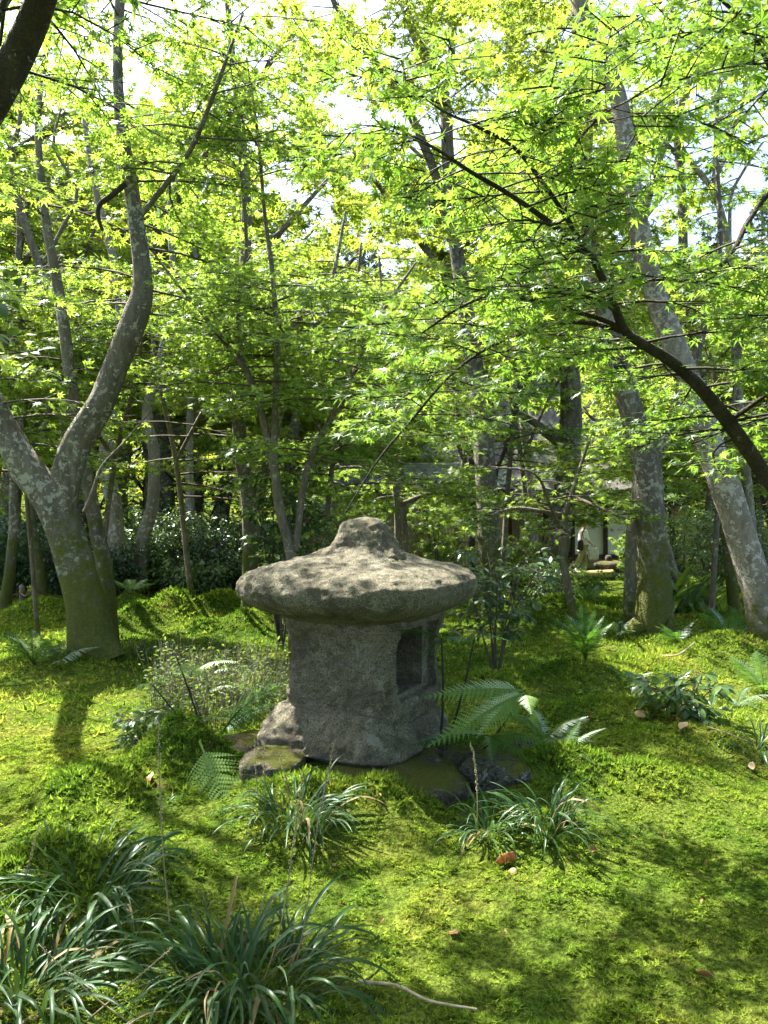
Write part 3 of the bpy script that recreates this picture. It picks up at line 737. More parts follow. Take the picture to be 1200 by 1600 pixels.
tree('maple_tree', 'narrow brown trunk between the stout maple and the leaning one', 10,
     [[(1150, 960, 9), (1140, 880, 8), (1128, 800, 8), (1118, 735, 7), (1100, 610, 7), (1080, 500, 7), (1068, 400, 7), (1066, 320, 7), (1058, 220, 6), (1045, 120, 5), (1050, 0, 3)],
      [(1056, 240, 4), (1030, 215, 3), (1000, 190, 2.4), (960, 180, 1.6)]],
     ('bark', 'twig', 'maple_y'), dict(L=1.5, spacing=.1, leaf=.095, lsp=.07, t0=.4, zmin=2.2, subs=8, tmpl=MAPLE_LO, cut=lambda q: not 4.2 < q[2] < 6.2))
tree('maple_tree', 'forked pale young maple against the sky at the right', 9,
     [[(1190, 970, 9), (1178, 870, 8), (1166, 740, 7.5), (1152, 600, 7), (1148, 480, 6), (1135, 370, 5.5), (1115, 300, 4.5), (1085, 260, 4), (1062, 215, 3), (1070, 130, 2)],
      [(1115, 302, 4), (1118, 230, 3), (1122, 150, 2.5), (1130, 40, 2)], [(1118, 280, 3), (1140, 230, 2.6), (1160, 160, 2), (1175, 80, 1.5)],
      [(1140, 390, 3), (1142, 310, 2.6), (1160, 270, 2.2), (1190, 225, 1.6)]],
     ('bark_pale', 'twig', 'maple'), dict(L=1.1, spacing=.1, leaf=.074, lsp=.06, t0=.62, zmin=5.4, subs=7), flare=.1, seg=10, lump=.03)
tree('maple_sapling', 'short leaning pale stem right of the stout maple', 11,
     [[(1066, 940, 5), (1058, 905, 4.5), (1046, 860, 4), (1030, 815, 3.5), (1022, 760, 3), (1010, 690, 2)]],
     ('bark_pale', 'twig', 'maple'), dict(L=1.1, spacing=.06, leaf=.085, lsp=.06, t0=.45, zmin=1.6, subs=8, tmpl=MAPLE_LO), flare=0, seg=8, lump=.03)
def overhead_sky_block(paths):  # limbs and leaves added out of view, over the camera, to block sky fill
    def f(t, b):
        rs = np.random.default_rng(21); lm = []
        for pa in paths:
            p = np.array(pa, float); r = np.linspace(.06, .012, len(p))
            mk('limb', *tube(p, r, 8, 4, .04), M['bark_dark'], t, b); lm.append(catmull(p, r, 5))
        tw, node, a, pi = grow(lm, 1.7, .15, .15, .12, rs, t0=.15, zmin=3.2, subs=8, elev=(-.2, .35), twig_sub=False, gaps=False)
        tag(tw.build('twigs', M['twig_d'], t, b), kind='stuff')
        tag(mk('crown', *leaves(node, a, pi, .15, MAPLE_LO, rs), M['maple_n'], t, b, False), kind='stuff')  # added crown, unseen, only dims the open sky behind the camera
    return f
SKY_BLOCK_R = overhead_sky_block([[(2.3, 3.4, 2.3), (2.4, 2.2, 3.8), (2.0, .4, 4.7), (1.2, -1.8, 5.0), (.6, -4.2, 4.6), (.3, -6, 3.8)], [(2.4, 2.2, 3.8), (3.4, .6, 4.4), (4.3, -1.2, 4.4), (5, -3.4, 4)], [(2.0, .4, 4.7), (.6, -.4, 5.2), (-.6, -1.4, 5.4)]])
SKY_BLOCK_L = overhead_sky_block([[(-1.95, 3.5, 3.1), (-2.2, 2.0, 4.4), (-1.8, .2, 5.2), (-1.4, -2.2, 5.2), (-1.6, -4.6, 4.6), (-1.8, -6, 3.8)], [(-2.2, 2.0, 4.4), (-3.4, .4, 4.6), (-4.4, -1.6, 4.4), (-5, -3.6, 4)]])
# --- near maple reaching in from the right
NM = [[(1450, 1300, 26, 3.7), (1390, 1080, 20, 3.7), (1290, 870, 17, 3.6), (1200, 748, 15, 3.55), (1160, 690, 14, 3.5), (1100, 612, 12.5, 3.4), (1050, 566, 11, 3.35), (1000, 535, 10, 3.3), (975, 515, 9.5, 3.3), (958, 475, 8.5, 3.25), (936, 425, 7.5, 3.2), (918, 396, 7, 3.15), (850, 341, 5.5, 3.05), (790, 300, 4.6, 3), (735, 268, 4, 2.9), (690, 238, 3.2, 2.85), (630, 205, 2.2, 2.8), (590, 190, 1.5, 2.75)],
      [(920, 398, 6, 3.15), (882, 335, 5, 3.1), (842, 277, 4.2, 3), (800, 228, 3.5, 2.95), (740, 195, 3, 2.85), (690, 172, 2.2, 2.8), (630, 125, 1.6, 2.75)],
      [(883, 336, 3.6, 3.1), (888, 270, 3.2, 3), (900, 225, 2.8, 2.9), (940, 180, 2.4, 2.8), (985, 155, 2, 2.6), (1040, 120, 1.6, 2.5)],
      [(972, 513, 6, 3.3), (935, 497, 5, 3.3), (885, 483, 4.2, 3.3), (830, 468, 3.6, 3.3), (780, 458, 3.2, 3.3), (720, 480, 2.6, 3.25), (660, 520, 2, 3.2)],
      [(975, 518, 6, 3.3), (930, 506, 5, 3.35), (880, 504, 4.5, 3.4), (820, 520, 3.8, 3.4), (760, 545, 3.2, 3.45), (700, 590, 2.8, 3.5), (640, 660, 2.4, 3.5), (590, 720, 2, 3.55), (540, 800, 1.2, 3.6)],
      [(1135, 660, 6, 3.5), (1165, 640, 5, 3.4), (1200, 615, 4, 3.3), (1260, 570, 3, 3.1)],
      [(1330, 930, 10, 3.6), (1290, 700, 8, 3.4), (1260, 450, 7, 3.2), (1215, 305, 6, 3.1), (1170, 345, 5.5, 3.05), (1150, 385, 5, 3.0), (1115, 425, 3.5, 3.0), (1060, 440, 2, 2.9)],
      [(1255, 430, 6, 3.2), (1230, 200, 5, 3.0), (1180, 60, 4, 2.8), (1100, -20, 3, 2.6), (1020, -60, 2, 2.5)]]
NM = [[(q[0], q[1], q[2] * .8, q[3]) for q in pa] for pa in NM]
tree('near_maple', 'near dark-limbed maple reaching in over the garden from the right edge', 3.5, NM,
     ('bark_dark', 'twig_d', 'maple_n'), dict(L=.66, spacing=.046, leaf=.053, lsp=.037, t0=.3, zmin=1.75, subs=7, elev=(-.12, .25), droop=.18, tmpl=MAPLE_HI, gaps=.55, cut=lambda q: not (q[0] > .98 and 2.55 < q[2] < 3.05),
     use=[0, 1, 2, 3, 4, 5, 6, 7]), flare=0, seg=12, lump=.05, n_single=300, extra=SKY_BLOCK_R)
tree('near_maple', 'thick dark limb crossing the top left corner', 3.5,
     [[(-420, 1270, 40, 3.6), (-330, 900, 34, 3.6), (-190, 500, 29, 3.55), (-60, 245, 26, 3.5), (0, 140, 24, 3.45), (42, 60, 22, 3.4), (72, -20, 20, 3.3), (110, -150, 16, 3.1), (170, -330, 10, 2.9)],
      [(-60, 245, 10), (-20, 60, 8, 3.6), (60, -60, 6, 3.9), (160, -60, 4, 4.2), (270, 0, 2.5, 4.6)]],
     ('bark_dark', 'twig_d', 'maple_n'), dict(L=1.3, spacing=.07, leaf=.06, lsp=.048, t0=.2, zmin=3.0, subs=8, elev=(-.1, .3), tmpl=MAPLE_MID, use=[1]), flare=0, seg=16, lump=.05, extra=SKY_BLOCK_L)
# --- understory maples whose flat leaf layers fill the middle height
US = dict(tmpl=MAPLE_M5, layers=.42, L=1.5, spacing=.036, leaf=.06, lsp=.042, t0=.2, zmin=1.6, subs=8, elev=(-.12, .3), droop=.2)
for px, Y, top, lean, lab, mt in ((150, 8.6, 420, 60, 'thin understory maple spreading flat layers right of the left maple limb', 'maple'), (300, 9.6, 380, -50, 'thin understory maple with bright layers above the dark shrubs', 'maple_y'),
        (500, 8.8, 380, 40, 'thin understory maple between the slender stems and the lantern knob', 'maple'), (640, 10.5, 400, -30, 'thin understory maple in front of the thatch', 'maple'),
        (782, 12.8, 380, 30, 'thin understory maple between the tall trunks', 'maple'), (1035, 9.8, 420, -60, 'thin understory maple just left of the stout maple', 'maple_y'), (1110, 8.9, 470, 40, 'thin understory maple behind the leaning trunk', 'maple'), (-20, 8.2, 420, 40, 'thin understory maple at the left edge', 'maple'),
        (705, 13.2, 520, 40, 'thin understory maple screening the tile wall right of the knob', 'maple'), (835, 14.2, 540, -40, 'thin understory maple screening the boards of the hut', 'maple_y')):
    g_ = gpix(px, Y); gy_ = 800 + (EYE - g_[2]) * F_PX / Y
    tree('understory_maple', lab, Y, [[(px, gy_, 5), (px + lean * .2, 850, 4.5), (px + lean * .5, 720, 4), (px + lean, 600, 3.4), (px + lean * 1.3, 500, 2.6), (px + lean * 1.6, top, 1.6)],
        [(px + lean * .5, 720, 3), (px - lean * .6, 620, 2.4, Y - .4), (px - lean * 1.8, 540, 1.6, Y - .8)]], ('bark_thin', 'twig', mt), US, flare=.1, seg=8, lump=.03)
#/TREES

# ------------------------------------------------------------------ background wood
def loft(prof, n_ang, rows, ex, c, rz=0, seed=0, amp=(.02, .008, .003), shift=None, cap=True):
    """a rounded-square stone: rings of half side a at height z, roughened"""
    pr = np.array(prof, float)
    d = np.concatenate([[0], np.cumsum(np.linalg.norm(np.diff(pr[:, :2], axis=0), axis=1))])
    s = np.linspace(0, d[-1], rows); z = np.interp(s, d, pr[:, 0]); a = np.interp(s, d, pr[:, 1])
    th = np.linspace(0, 2 * np.pi, n_ang, endpoint=False)
    k = (np.abs(np.cos(th)) ** ex + np.abs(np.sin(th)) ** ex) ** (-1 / ex)
    X = a[:, None] * k * np.cos(th); Yy = a[:, None] * k * np.sin(th)
    if shift: X = X + shift[0] * np.interp(z, *shift[2])[:, None]; Yy = Yy + shift[1] * np.interp(z, *shift[2])[:, None]
    V = np.stack([X, Yy, np.repeat(z[:, None], n_ang, 1)], -1)
    ctr = np.stack([0 * z, 0 * z, z], -1)[:, None]
    D = V - ctr; D[..., 2] += .25 * np.gradient(a)[:, None] * -1
    D /= np.linalg.norm(D, axis=2)[..., None] + 1e-6
    w = np.clip(a / .1, 0, 1)[:, None]
    h = amp[0] * fbm(V * 3.2, 3, seed) * 2 + amp[1] * fbm(V * 11, 3, seed + 5) * 2 + amp[2] * fbm(V * 34, 2, seed + 9) * 2
    V = V + D * (h * w)[..., None]
    V[..., 2] += .5 * h * w
    V = V.reshape(-1, 3)
    i = np.arange(rows - 1)[:, None] * n_ang; j = np.arange(n_ang)[None]; j2 = (j + 1) % n_ang
    Fq = [np.stack([i + j, i + j2, i + n_ang + j2, i + n_ang + j], -1).reshape(-1, 4)]
    if cap:
        for r0, flip in ((0, True), (rows - 1, False)):
            V = np.vstack([V, V[r0 * n_ang:(r0 + 1) * n_ang].mean(0)]); cc = len(V) - 1
            q = np.stack([r0 * n_ang + np.arange(n_ang), r0 * n_ang + (np.arange(n_ang) + 1) % n_ang, np.full(n_ang, cc)], -1)
            Fq.append(q[:, ::-1] if flip else q)
    ca, sa = math.cos(rz), math.sin(rz)
    V = V @ np.array([[ca, sa, 0], [-sa, ca, 0], [0, 0, 1]]) + np.array(c)
    return V, Fq

def wood_tree(name, label, x, y, h, mat, group, leaf=.14, L=2.0, spacing=.3, lsp=.15, spread=.32, nl=6, seed=0, bark='bark', tmpl=None, low=.3, cat='tree'):
    rs = np.random.default_rng(seed); b = A(x, y, gz(x, y)); t = thing(name, b, label, cat, group)
    lean = rs.normal(0, .06, 2) * h
    p = np.array([b + A(lean[0] * u ** 2, lean[1] * u ** 2, h * u * .75 - .1) + A(*rs.normal(0, .012 * h, 2), 0) * (u > 0) for u in np.linspace(0, 1, 6)])
    r = np.linspace(.018 * h + .03, .006 * h, 6)
    mk('trunk', *tube(p, r, 8, 3, .06, .2, seed), M[bark], t, b)
    limbs = [catmull(p, r, 4)]
    for k in range(nl):
        u = low + (.9 - low) * (k + .5) / nl; q = p[0] + (p[-1] - p[0]) * u; i_ = min(int(u * 5), 4); q = p[i_] + (p[i_ + 1] - p[i_]) * (u * 5 - i_)
        a = 2.4 * k + rs.uniform(0, 1); l = h * spread * rs.uniform(.8, 1.2); e = rs.uniform(.5, 1.0)
        lp = np.array([q + l * A(math.cos(a) * math.cos(e) * v, math.sin(a) * math.cos(e) * v, math.sin(e) * v) for v in np.linspace(0, 1, 4)])
        lr = np.linspace(.009 * h, .003 * h, 4)
        mk('limb', *tube(lp, lr, 5, 2), M[bark], t, b); limbs.append(catmull(lp, lr, 3))
    tw, node, a, pi = grow(limbs, L, spacing, leaf, lsp, rs, t0=.25, zmin=b[2] + low * h * .75, subs=5, twig_sub=False, gaps=.42 if y < 19 else 0)
    tag(tw.build('twigs', M['twig'], t, b), kind='stuff')
    V, Fs = leaves(node, a, pi, leaf, tmpl or MAPLE_LO, rs, jit=.05)
    tag(mk('crown', V, Fs, M[mat], t, b, False), kind='stuff')
    return t
#BACKWOOD
sd = 100
for (px, Y, h, mat, lab) in ((20, 15, 12, 'maple_y', 'yellow-green background maple high above the rope fence at the left'), (130, 18, 14, 'maple_y', 'tall background maple glowing behind the left maple limb'), (250, 16, 12.5, 'maple_y', 'yellow-green background maple directly right of the left maple limb'),
        (345, 20, 13, 'maple_y', 'yellow-green background maple behind the grey trunk left of the cap'), (450, 16.5, 9.5, 'maple_y', 'yellow-green background maple seen through the slender stems'), (520, 23, 11, 'maple_y', 'yellow-green background maple below the far cedars'), (590, 19.5, 7.5, 'maple_y', 'low background maple above the tile wall'),
        (600, 27.5, 9, 'maple_y', 'background maple left of the thatch ridge'), (970, 31.5, 13, 'maple_y', 'background maple behind the stout maple, beyond the hut'), (1030, 18, 8, 'maple_y', 'background maple seen in the fork of the stout maple'), (1110, 15.5, 7, 'maple', 'green background maple behind the narrow brown trunk'), (1200, 17, 8.5, 'maple_y', 'yellow-green background maple at the right edge below the sky gap'),
        (1290, 14, 8, 'maple', 'green background maple beyond the right edge'), (-110, 14, 12, 'maple', 'green background maple beyond the left edge'), (790, 31, 12, 'maple_y', 'background maple rising behind the thatch'), (1150, 25, 9, 'maple_y', 'yellow-green background maple just under the right sky gap'), (190, 26, 17, 'maple_y', 'farthest tall background maple on the left'), (400, 28, 15, 'maple_y', 'far background maple left of the sky gap'),
        (55, 21, 17, 'maple_y', 'very tall background maple filling the upper left corner'), (290, 22, 16, 'maple_y', 'very tall background maple right of the left maple top'), (700, 31, 20, 'maple_y', 'very tall background maple behind the high fork'), (885, 32, 21, 'maple_y', 'very tall background maple behind the near maple leaves'),
        (-300, 17, 11, 'maple_y', 'background maple farther out beyond the left edge'), (-520, 20, 12, 'maple_y', 'outermost background maple beyond the left edge'), (1480, 17, 10, 'maple_y', 'outermost background maple beyond the right edge')):
    x = (px - 600) / F_PX * Y; sd += 1
    wood_tree('background_maple', lab, x, Y, h, mat, 'maples of the bright background wood', leaf=(.10 + .004 * Y) * (1.4 if h > 11.5 else 1.08), L=2.4 + (.5 if h > 14 else 0), spacing=.19 + .004 * h, lsp=.10, seed=sd)
for (px, Y, h, col) in ((118, 13.4, 8.6, 'maple_o'), (245, 17, 9.6, 'maple_o')):
    sd += 1
    wood_tree('turning_maple', {118: 'maple turning orange high behind the left maple', 245: 'small patch of red leaves on a maple beyond the left maple limb'}[px], (px - 600) / F_PX * Y, Y, h, col, None, leaf=.12, L=1.1, spacing=.4, lsp=.11, seed=sd, nl=3, low=.68, spread=.12)
for (px, Y, h) in ((495, 44, 12), (540, 48, 14), (575, 46, 11), (455, 47, 11), (1110, 50, 9), (1190, 52, 10)):
    x = (px - 600) / F_PX * Y; sd += 1
    rs = np.random.default_rng(sd); b = A(x, Y, gz(x, Y))
    t = thing('cedar_tree', b, {495: 'grey-green cedar left of the tallest far cedar', 540: 'tallest grey-green cedar in the sky gap above the lantern', 575: 'grey-green cedar right of the tallest far cedar', 455: 'leftmost grey-green cedar on the far hill', 1110: 'far cedar left in the right-hand sky gap', 1190: 'far cedar at the right edge under the sky'}[px], 'tree', 'cedars on the far hillside')
    p = np.array([b + A(0, 0, -.2), b + A(.1, 0, h * .5), b + A(0, 0, h)]); r = np.array([.25, .15, .03])
    mk('trunk', *tube(p, r, 7, 3), M['bark'], t, b)
    tw, node, a, pi = grow([catmull(p, r, 4)], h * .23, .16, .4, .3, rs, t0=.15, zmin=b[2] + 1, subs=4, elev=(-.1, .2), droop=.4, tipL=1.4, twig_sub=False, gaps=False)
    tag(tw.build('twigs', M['twig'], t, b), kind='stuff')
    tag(mk('crown', *leaves(node, a, pi - .3, .42, NEEDLE, rs, .1, .8), M['cedar'], t, b, False), kind='stuff')
# dark evergreens closing the left side
for (px, Y, h) in ((-40, 15.5, 4.5), (60, 16.5, 5), (150, 15, 4.2), (240, 17, 5), (320, 15.5, 4.4), (400, 17, 4.6), (470, 15, 3.6)):
    sd += 1
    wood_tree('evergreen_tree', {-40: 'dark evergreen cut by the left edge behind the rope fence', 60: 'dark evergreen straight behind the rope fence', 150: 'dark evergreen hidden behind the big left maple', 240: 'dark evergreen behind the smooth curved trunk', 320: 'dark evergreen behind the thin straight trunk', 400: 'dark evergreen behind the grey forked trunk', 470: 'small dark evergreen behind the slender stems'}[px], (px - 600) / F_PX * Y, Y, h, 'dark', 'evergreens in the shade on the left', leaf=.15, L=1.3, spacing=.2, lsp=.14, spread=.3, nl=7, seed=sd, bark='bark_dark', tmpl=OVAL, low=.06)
for (px, Y, h) in ((1060, 15.5, 3.2), (1130, 16.5, 3.6), (1215, 14.5, 3.4)):
    sd += 1
    wood_tree('evergreen_tree', {1060: 'glossy evergreen right behind the stout maple', 1130: 'glossy evergreen behind the narrow brown trunk', 1215: 'glossy evergreen at the right edge behind the leaning trunk'}[px], (px - 600) / F_PX * Y, Y, h, 'shrub', 'evergreens behind the right stems', leaf=.13, L=1.1, spacing=.2, lsp=.14, spread=.3, nl=7, seed=sd, bark='bark_dark', tmpl=OVAL, low=.1)
# the far wood on the hill reads as one mass
rs = np.random.default_rng(9)
n = 26000
yy = rs.uniform(30, 85, n); xx = rs.uniform(-1.15, 1.15, n) * yy
zz = ground(xx, yy, False) + rs.uniform(0, 1, n) ** .7 * (3.2 + 2.2 * fbm(np.stack([xx, yy, 0 * xx], -1) * .22, 3, 4))
Rm = rot_zyx(rs.uniform(0, 6.28, n), rs.normal(-.2, .4, n), rs.normal(0, .5, n))
V, Fs = scatter(CLUMP[0], CLUMP[1], np.stack([xx, yy, zz], -1), Rm, (.16 + .006 * yy) * rs.uniform(.6, 1.3, n))
tag(mk('far_wood', V, Fs, M['far'], smooth=False), 'far wooded hillside in bright leaf seen as one mass', 'wood', kind='stuff')
#/BACKWOOD

# ------------------------------------------------------------------ hut, tiled wall, fences
HB = gpix(880, 23); hut = thing('garden_hut', HB, 'thatched hut with a white wall panel behind the trees on the right', 'hut')
def hpart(name, c, s, mat, parent=None):
    return mk(name, *box(c, s), M[mat], parent or hut, HB, False)
def span(px0, px1, py0, py1, Y, th):
    a, b = P(px0, py1, Y), P(px1, py0, Y); c = (a + b) / 2; return c + A(0, th / 2, 0), (b[0] - a[0], th, b[2] - a[2])
hpart('rear_wall', *span(690, 1075, 778, 905, 23.1, .2), 'ochre')
hpart('plaster_panel', *span(898, 945, 796, 866, 23, .06), 'plaster')
hpart('plaster_panel', *span(950, 1000, 796, 866, 23, .06), 'plaster')
hpart('sill_beam', *span(852, 1010, 867, 872, 22.9, .12), 'wood_dark')
hpart('plinth', *span(852, 1010, 873, 897, 22.95, .1), 'ochre')
for px in (853, 896, 947, 1004): hpart('post', *span(px - 2.5, px + 2.5, 785, 897, 22.88, .12), 'wood_dark')
door = hpart('lattice_door', *span(876, 893, 822, 866, 22.98, .05), 'wood_dark')
for k in range(5): hpart('lattice_bar', *span(877.5 + k * 3.3, 878.5 + k * 3.3, 824, 864, 22.93, .03), 'wood', door)
for k in range(7): hpart('lattice_bar', *span(877, 892.5, 827 + k * 5.5, 828 + k * 5.5, 22.91, .015), 'wood', door)
hpart('opening_shade_panel', *span(843, 876, 796, 866, 23.02, .05), 'wood_dark')  # solid panel, its dark colour stands in for shade inside the opening
for k in range(5): hpart('board', *span(800 + k * 9.6, 809.3 + k * 9.6, 796, 864, 22.8 + .02 * (k % 2), .06), 'wood')
hpart('eave_beam', *span(690, 1080, 778, 790, 22.7, .25), 'wood_dark')
# thatch: a hipped roof with a thick eave
ex0, ex1, ey0, ey1 = P(640, 0, 21.6)[0], P(1110, 0, 21.6)[0], 21.6, 28.4
rx0, rx1 = P(684, 0, 25)[0], P(940, 0, 25)[0]; ze, zr = 2.05, 5.85
nu, nv = 60, 24; acc = Acc()
def slope(c00, c10, c11, c01, sd_):
    u, v = np.meshgrid(np.linspace(0, 1, nu), np.linspace(0, 1, nv))
    V = (c00 * ((1 - u) * (1 - v))[..., None] + c10 * (u * (1 - v))[..., None] + c11 * (u * v)[..., None] + c01 * ((1 - u) * v)[..., None])
    V[..., 2] += -.35 * np.sin(v * 3.14) * .6 + .05 * fbm(V * 2.2, 3, sd_) + .03 * fbm(V * 9, 2, sd_)
    i = (np.arange(nv - 1)[:, None] * nu + np.arange(nu - 1)[None]).ravel()
    acc.add(V.reshape(-1, 3), np.stack([i, i + 1, i + nu + 1, i + nu], -1))
A0, A1, A2, A3 = A(ex0, ey0, ze), A(ex1, ey0, ze), A(ex1, ey1, ze), A(ex0, ey1, ze); R0, R1 = A(rx0, 25, zr), A(rx1, 25, zr)
slope(A0, A1, R1, R0, 1); slope(A2, A3, R0, R1, 2); slope(A3, A0, R0, R0 + A(.01, 0, 0), 3); slope(A1, A2, R1 - A(.01, 0, 0), R1, 4)
for a_, b_ in ((A0, A1), (A1, A2), (A2, A3), (A3, A0)):
    c_ = A(0, 0, -.3); acc.add(np.array([a_, b_, b_ + c_, a_ + c_]), np.array([[0, 1, 2, 3]]))
acc.add(np.array([A0, A1, A2, A3]) - A(0, 0, .3), np.array([[0, 1, 2, 3]]))
roof = acc.build('thatched_roof', M['thatch'], hut, HB)
mk('ridge_cap', *tube(np.array([R0 + A(-.2, 0, .05), (R0 + R1) / 2 + A(0, 0, .02), R1 + A(.2, 0, .05)]), [.22, .22, .22], 10, 6), M['tile'], roof, HB)
mk('ridge_board', *box((R0 + R1) / 2 + A(0, -.15, .26), (rx1 - rx0 + .5, .3, .07)), M['ridge'], roof, HB, False)
# tiled garden wall
WY = 17.5; wb = gpix(635, WY); wall = thing('garden_wall', wb, 'ochre earth wall with a grey tile roof behind the lantern cap', 'wall')
wx0, wx1 = P(478, 0, WY)[0], P(806, 0, WY)[0]
mk('earth_wall', *box(((wx0 + wx1) / 2, WY + .3, (wb[2] - .1 + 1.86) / 2), (wx1 - wx0 - .5, .3, 1.96 - wb[2])), M['ochre'], wall, wb, False)
mk('eave_beam', *box(((wx0 + wx1) / 2, WY - .02, 1.90), (wx1 - wx0, .16, .09)), M['wood_dark'], wall, wb, False)
def tile_mesh(w=.27, l=.30, th=.03, amp=.035):
    m = 9; xs_ = np.linspace(-w / 2, w / 2 + .012, m); zz = amp * np.sin(xs_ / w * 2 * np.pi); V = []
    for y_, dz in ((0, 0), (l, 0)):
        V += [A(x_, y_, z_ + dz) for x_, z_ in zip(xs_, zz)] + [A(x_, y_, z_ + dz - th) for x_, z_ in zip(xs_, zz)]
    Q = []
    for k in range(m - 1):
        Q += [[k, k + 1, 2 * m + k + 1, 2 * m + k], [k, m + k, m + k + 1, k + 1], [m + k, 3 * m + k, 3 * m + k + 1, m + k + 1]]
    return mesh('roof_tile', np.array(V), np.array(Q), M['tile'], True)
tm_ = tile_mesh()
def tile_field(owner, base, x0, x1, y0, z0, rows, pitch):
    for r_ in range(rows):
        for k in range(int((x1 - x0) / .27)):
            o = link('roof_tile', tm_, owner)
            o.location = Vector((x0 + .135 + k * .27, y0 + r_ * .2 * math.cos(pitch), z0 + r_ * .2 * math.sin(pitch) + .012 * r_)) - Vector(base)
            o.rotation_euler = (pitch - .06, random.uniform(-.02, .02), random.uniform(-.015, .015))
tile_field(wall, wb, wx0, wx1, WY - .3, 1.97, 5, R(27))
mk('tile_bed', *box(((wx0 + wx1) / 2, WY + .15, 2.02), (wx1 - wx0, .7, .05)), M['wood_dark'], wall, wb, False)
for k in range(int((wx1 - wx0) / .42)):
    x_ = wx0 + .21 + k * .42
    o = mk('ridge_tile', *tube(np.array([A(x_ - .2, WY + .62, 2.52), A(x_, WY + .62, 2.52), A(x_ + .205, WY + .62, 2.52)]), [.085, .09, .095], 9, 2), M['tile'], wall, wb)
mk('ridge_base', *box(((wx0 + wx1) / 2, WY + .62, 2.42), (wx1 - wx0, .22, .12)), M['tile'], wall, wb, False)
LY = 16.2; lb = gpix(495, LY); low = thing('low_wall', lb, 'low wall stub with a few roof tiles left of the knob', 'wall')
lx0, lx1 = P(458, 0, LY)[0], P(516, 0, LY)[0]
mk('earth_wall', *box(((lx0 + lx1) / 2, LY + .25, (lb[2] - .1 + 1.38) / 2), (lx1 - lx0 - .1, .2, 1.48 - lb[2])), M['ochre'], low, lb, False)
tile_field(low, lb, lx0, lx1, LY - .1, 1.42, 3, R(27))
# bamboo fence under the tile wall
FY = 16.6; fb = gpix(735, FY); bf = thing('bamboo_fence', fb, 'upright yellow bamboo fence beside the tall trunk', 'fence')
for k in range(17):
    x_ = P(692 + k * 5.2, 0, FY)[0]
    o = mk('bamboo_pole', *tube(np.array([A(x_, FY, fb[2] - .05), A(x_ + random.uniform(-.01, .01), FY, .7), A(x_, FY, 1.02 + random.uniform(-.03, .03))]), [.03, .03, .03], 7, 2), M['bamboo'], bf, fb)
for z_ in (.2, .75): mk('bamboo_crossbar', *tube(np.array([A(P(688, 0, FY)[0], FY - .06, z_), A(P(780, 0, FY)[0], FY - .06, z_)]), [.025, .025], 7, 1), M['bamboo_node'], bf, fb)
# bamboo rail in front of the hut
RY = 19; rb = gpix(920, RY); rail = thing('bamboo_rail', rb, 'low bamboo rail in front of the walking person', 'rail')
a_, b_ = P(886, 899, RY), P(958, 896, RY)
mk('rail', *tube(np.array([a_, (a_ + b_) / 2, b_]), [.105, .105, .10], 12, 4), M['bamboo'], rail, rb)
for f_ in (.02, .33, .66, .97):
    c_ = a_ + (b_ - a_) * f_; mk('bamboo_joint', *tube(np.array([c_ - A(.02, 0, 0), c_, c_ + A(.02, 0, 0)]), [.104, .112, .104], 12, 1), M['bamboo_node'], rail, rb)
for f_ in (.1, .75):
    c_ = a_ + (b_ - a_) * f_; mk('post', *tube(np.array([A(c_[0], RY, gz(c_[0], RY) - .1), A(c_[0], RY, c_[2] - .05)]), [.06, .06], 8, 1), M['post'], rail, rb)
# mossy stone with a small ornament by the rail
sb = gpix(952, 19.6); so = thing('mossy_stone', sb, 'mossy rounded stone cap beside the bamboo rail', 'stone')
mk('boulder', *rock_mesh(P(952, 896, 19.6), (.28, .25, .32), 5, 24, 16, .2), M['rock'], so, sb)
mk('cap_stone', *rock_mesh(P(952, 884, 19.5), (.40, .32, .13), 8, 24, 16, .2), M['slab'], so, sb)
mk('knob', *rock_mesh(P(951, 873, 19.5), (.09, .09, .10), 9, 14, 10, .1), M['rock'], so, sb)
# rope fence at the left
fb = gpix(55, 10.6); rf = thing('rope_fence', fb, 'low fence of wooden posts and sagging rope at the left', 'fence')
tops = []
for px, top, Y in ((-25, 915, 10.8), (34, 915, 11.2), (54, 908, 10.0), (118, 918, 11.0), (180, 922, 11.6)):
    q = P(px, top, Y); z0 = gz(q[0], Y)
    mk('post', *tube(np.array([A(q[0], Y, z0 - .1), A(q[0] + .005, Y, (z0 + q[2]) / 2), q]), [.042, .041, .039], 10, 3, .05), M['post'], rf, fb)
    tops.append(q - A(0, .045, .10))
for k in range(4):
    for dz in (0, -.12):
        a_, b_ = tops[k] + A(0, 0, dz), tops[k + 1] + A(0, 0, dz)
        mk('rope', *tube(np.array([a_, a_ * .75 + b_ * .25 - A(0, 0, .05), (a_ + b_) / 2 - A(0, 0, .07), a_ * .25 + b_ * .75 - A(0, 0, .05), b_]), [.012] * 5, 6, 3), M['rope'], rf, fb)
# blue cloth and orange board glimpsed in the shrubs
bb = gpix(247, 13); bl = thing('blue_cloth', bb, 'narrow blue cloth on a pole glimpsed between the left shrubs', 'cloth')
mk('pole', *tube(np.array([bb, P(250, 855, 13)]), [.02, .015], 6, 1), M['post'], bl, bb)
u, v = np.meshgrid(np.linspace(0, 1, 6), np.linspace(0, 1, 12))
V = P(243, 868, 12.97) + np.stack([(.09 + .10 * v) * (u - .6), .03 * np.sin(u * 7 + v * 3), -v * .5], -1)
i = (np.arange(11)[:, None] * 6 + np.arange(5)[None]).ravel()
cl = mk('cloth_panel', V.reshape(-1, 3), np.stack([i, i + 1, i + 7, i + 6], -1), M['blue'], bl, bb)
cl.modifiers.new('thickness', 'SOLIDIFY').thickness = .006
ob = gpix(262, 13.2); mk('orange_board', *box(P(262, 884, 13.2), (.16, .03, .11)), M['orange'], None, (0, 0, 0), False)
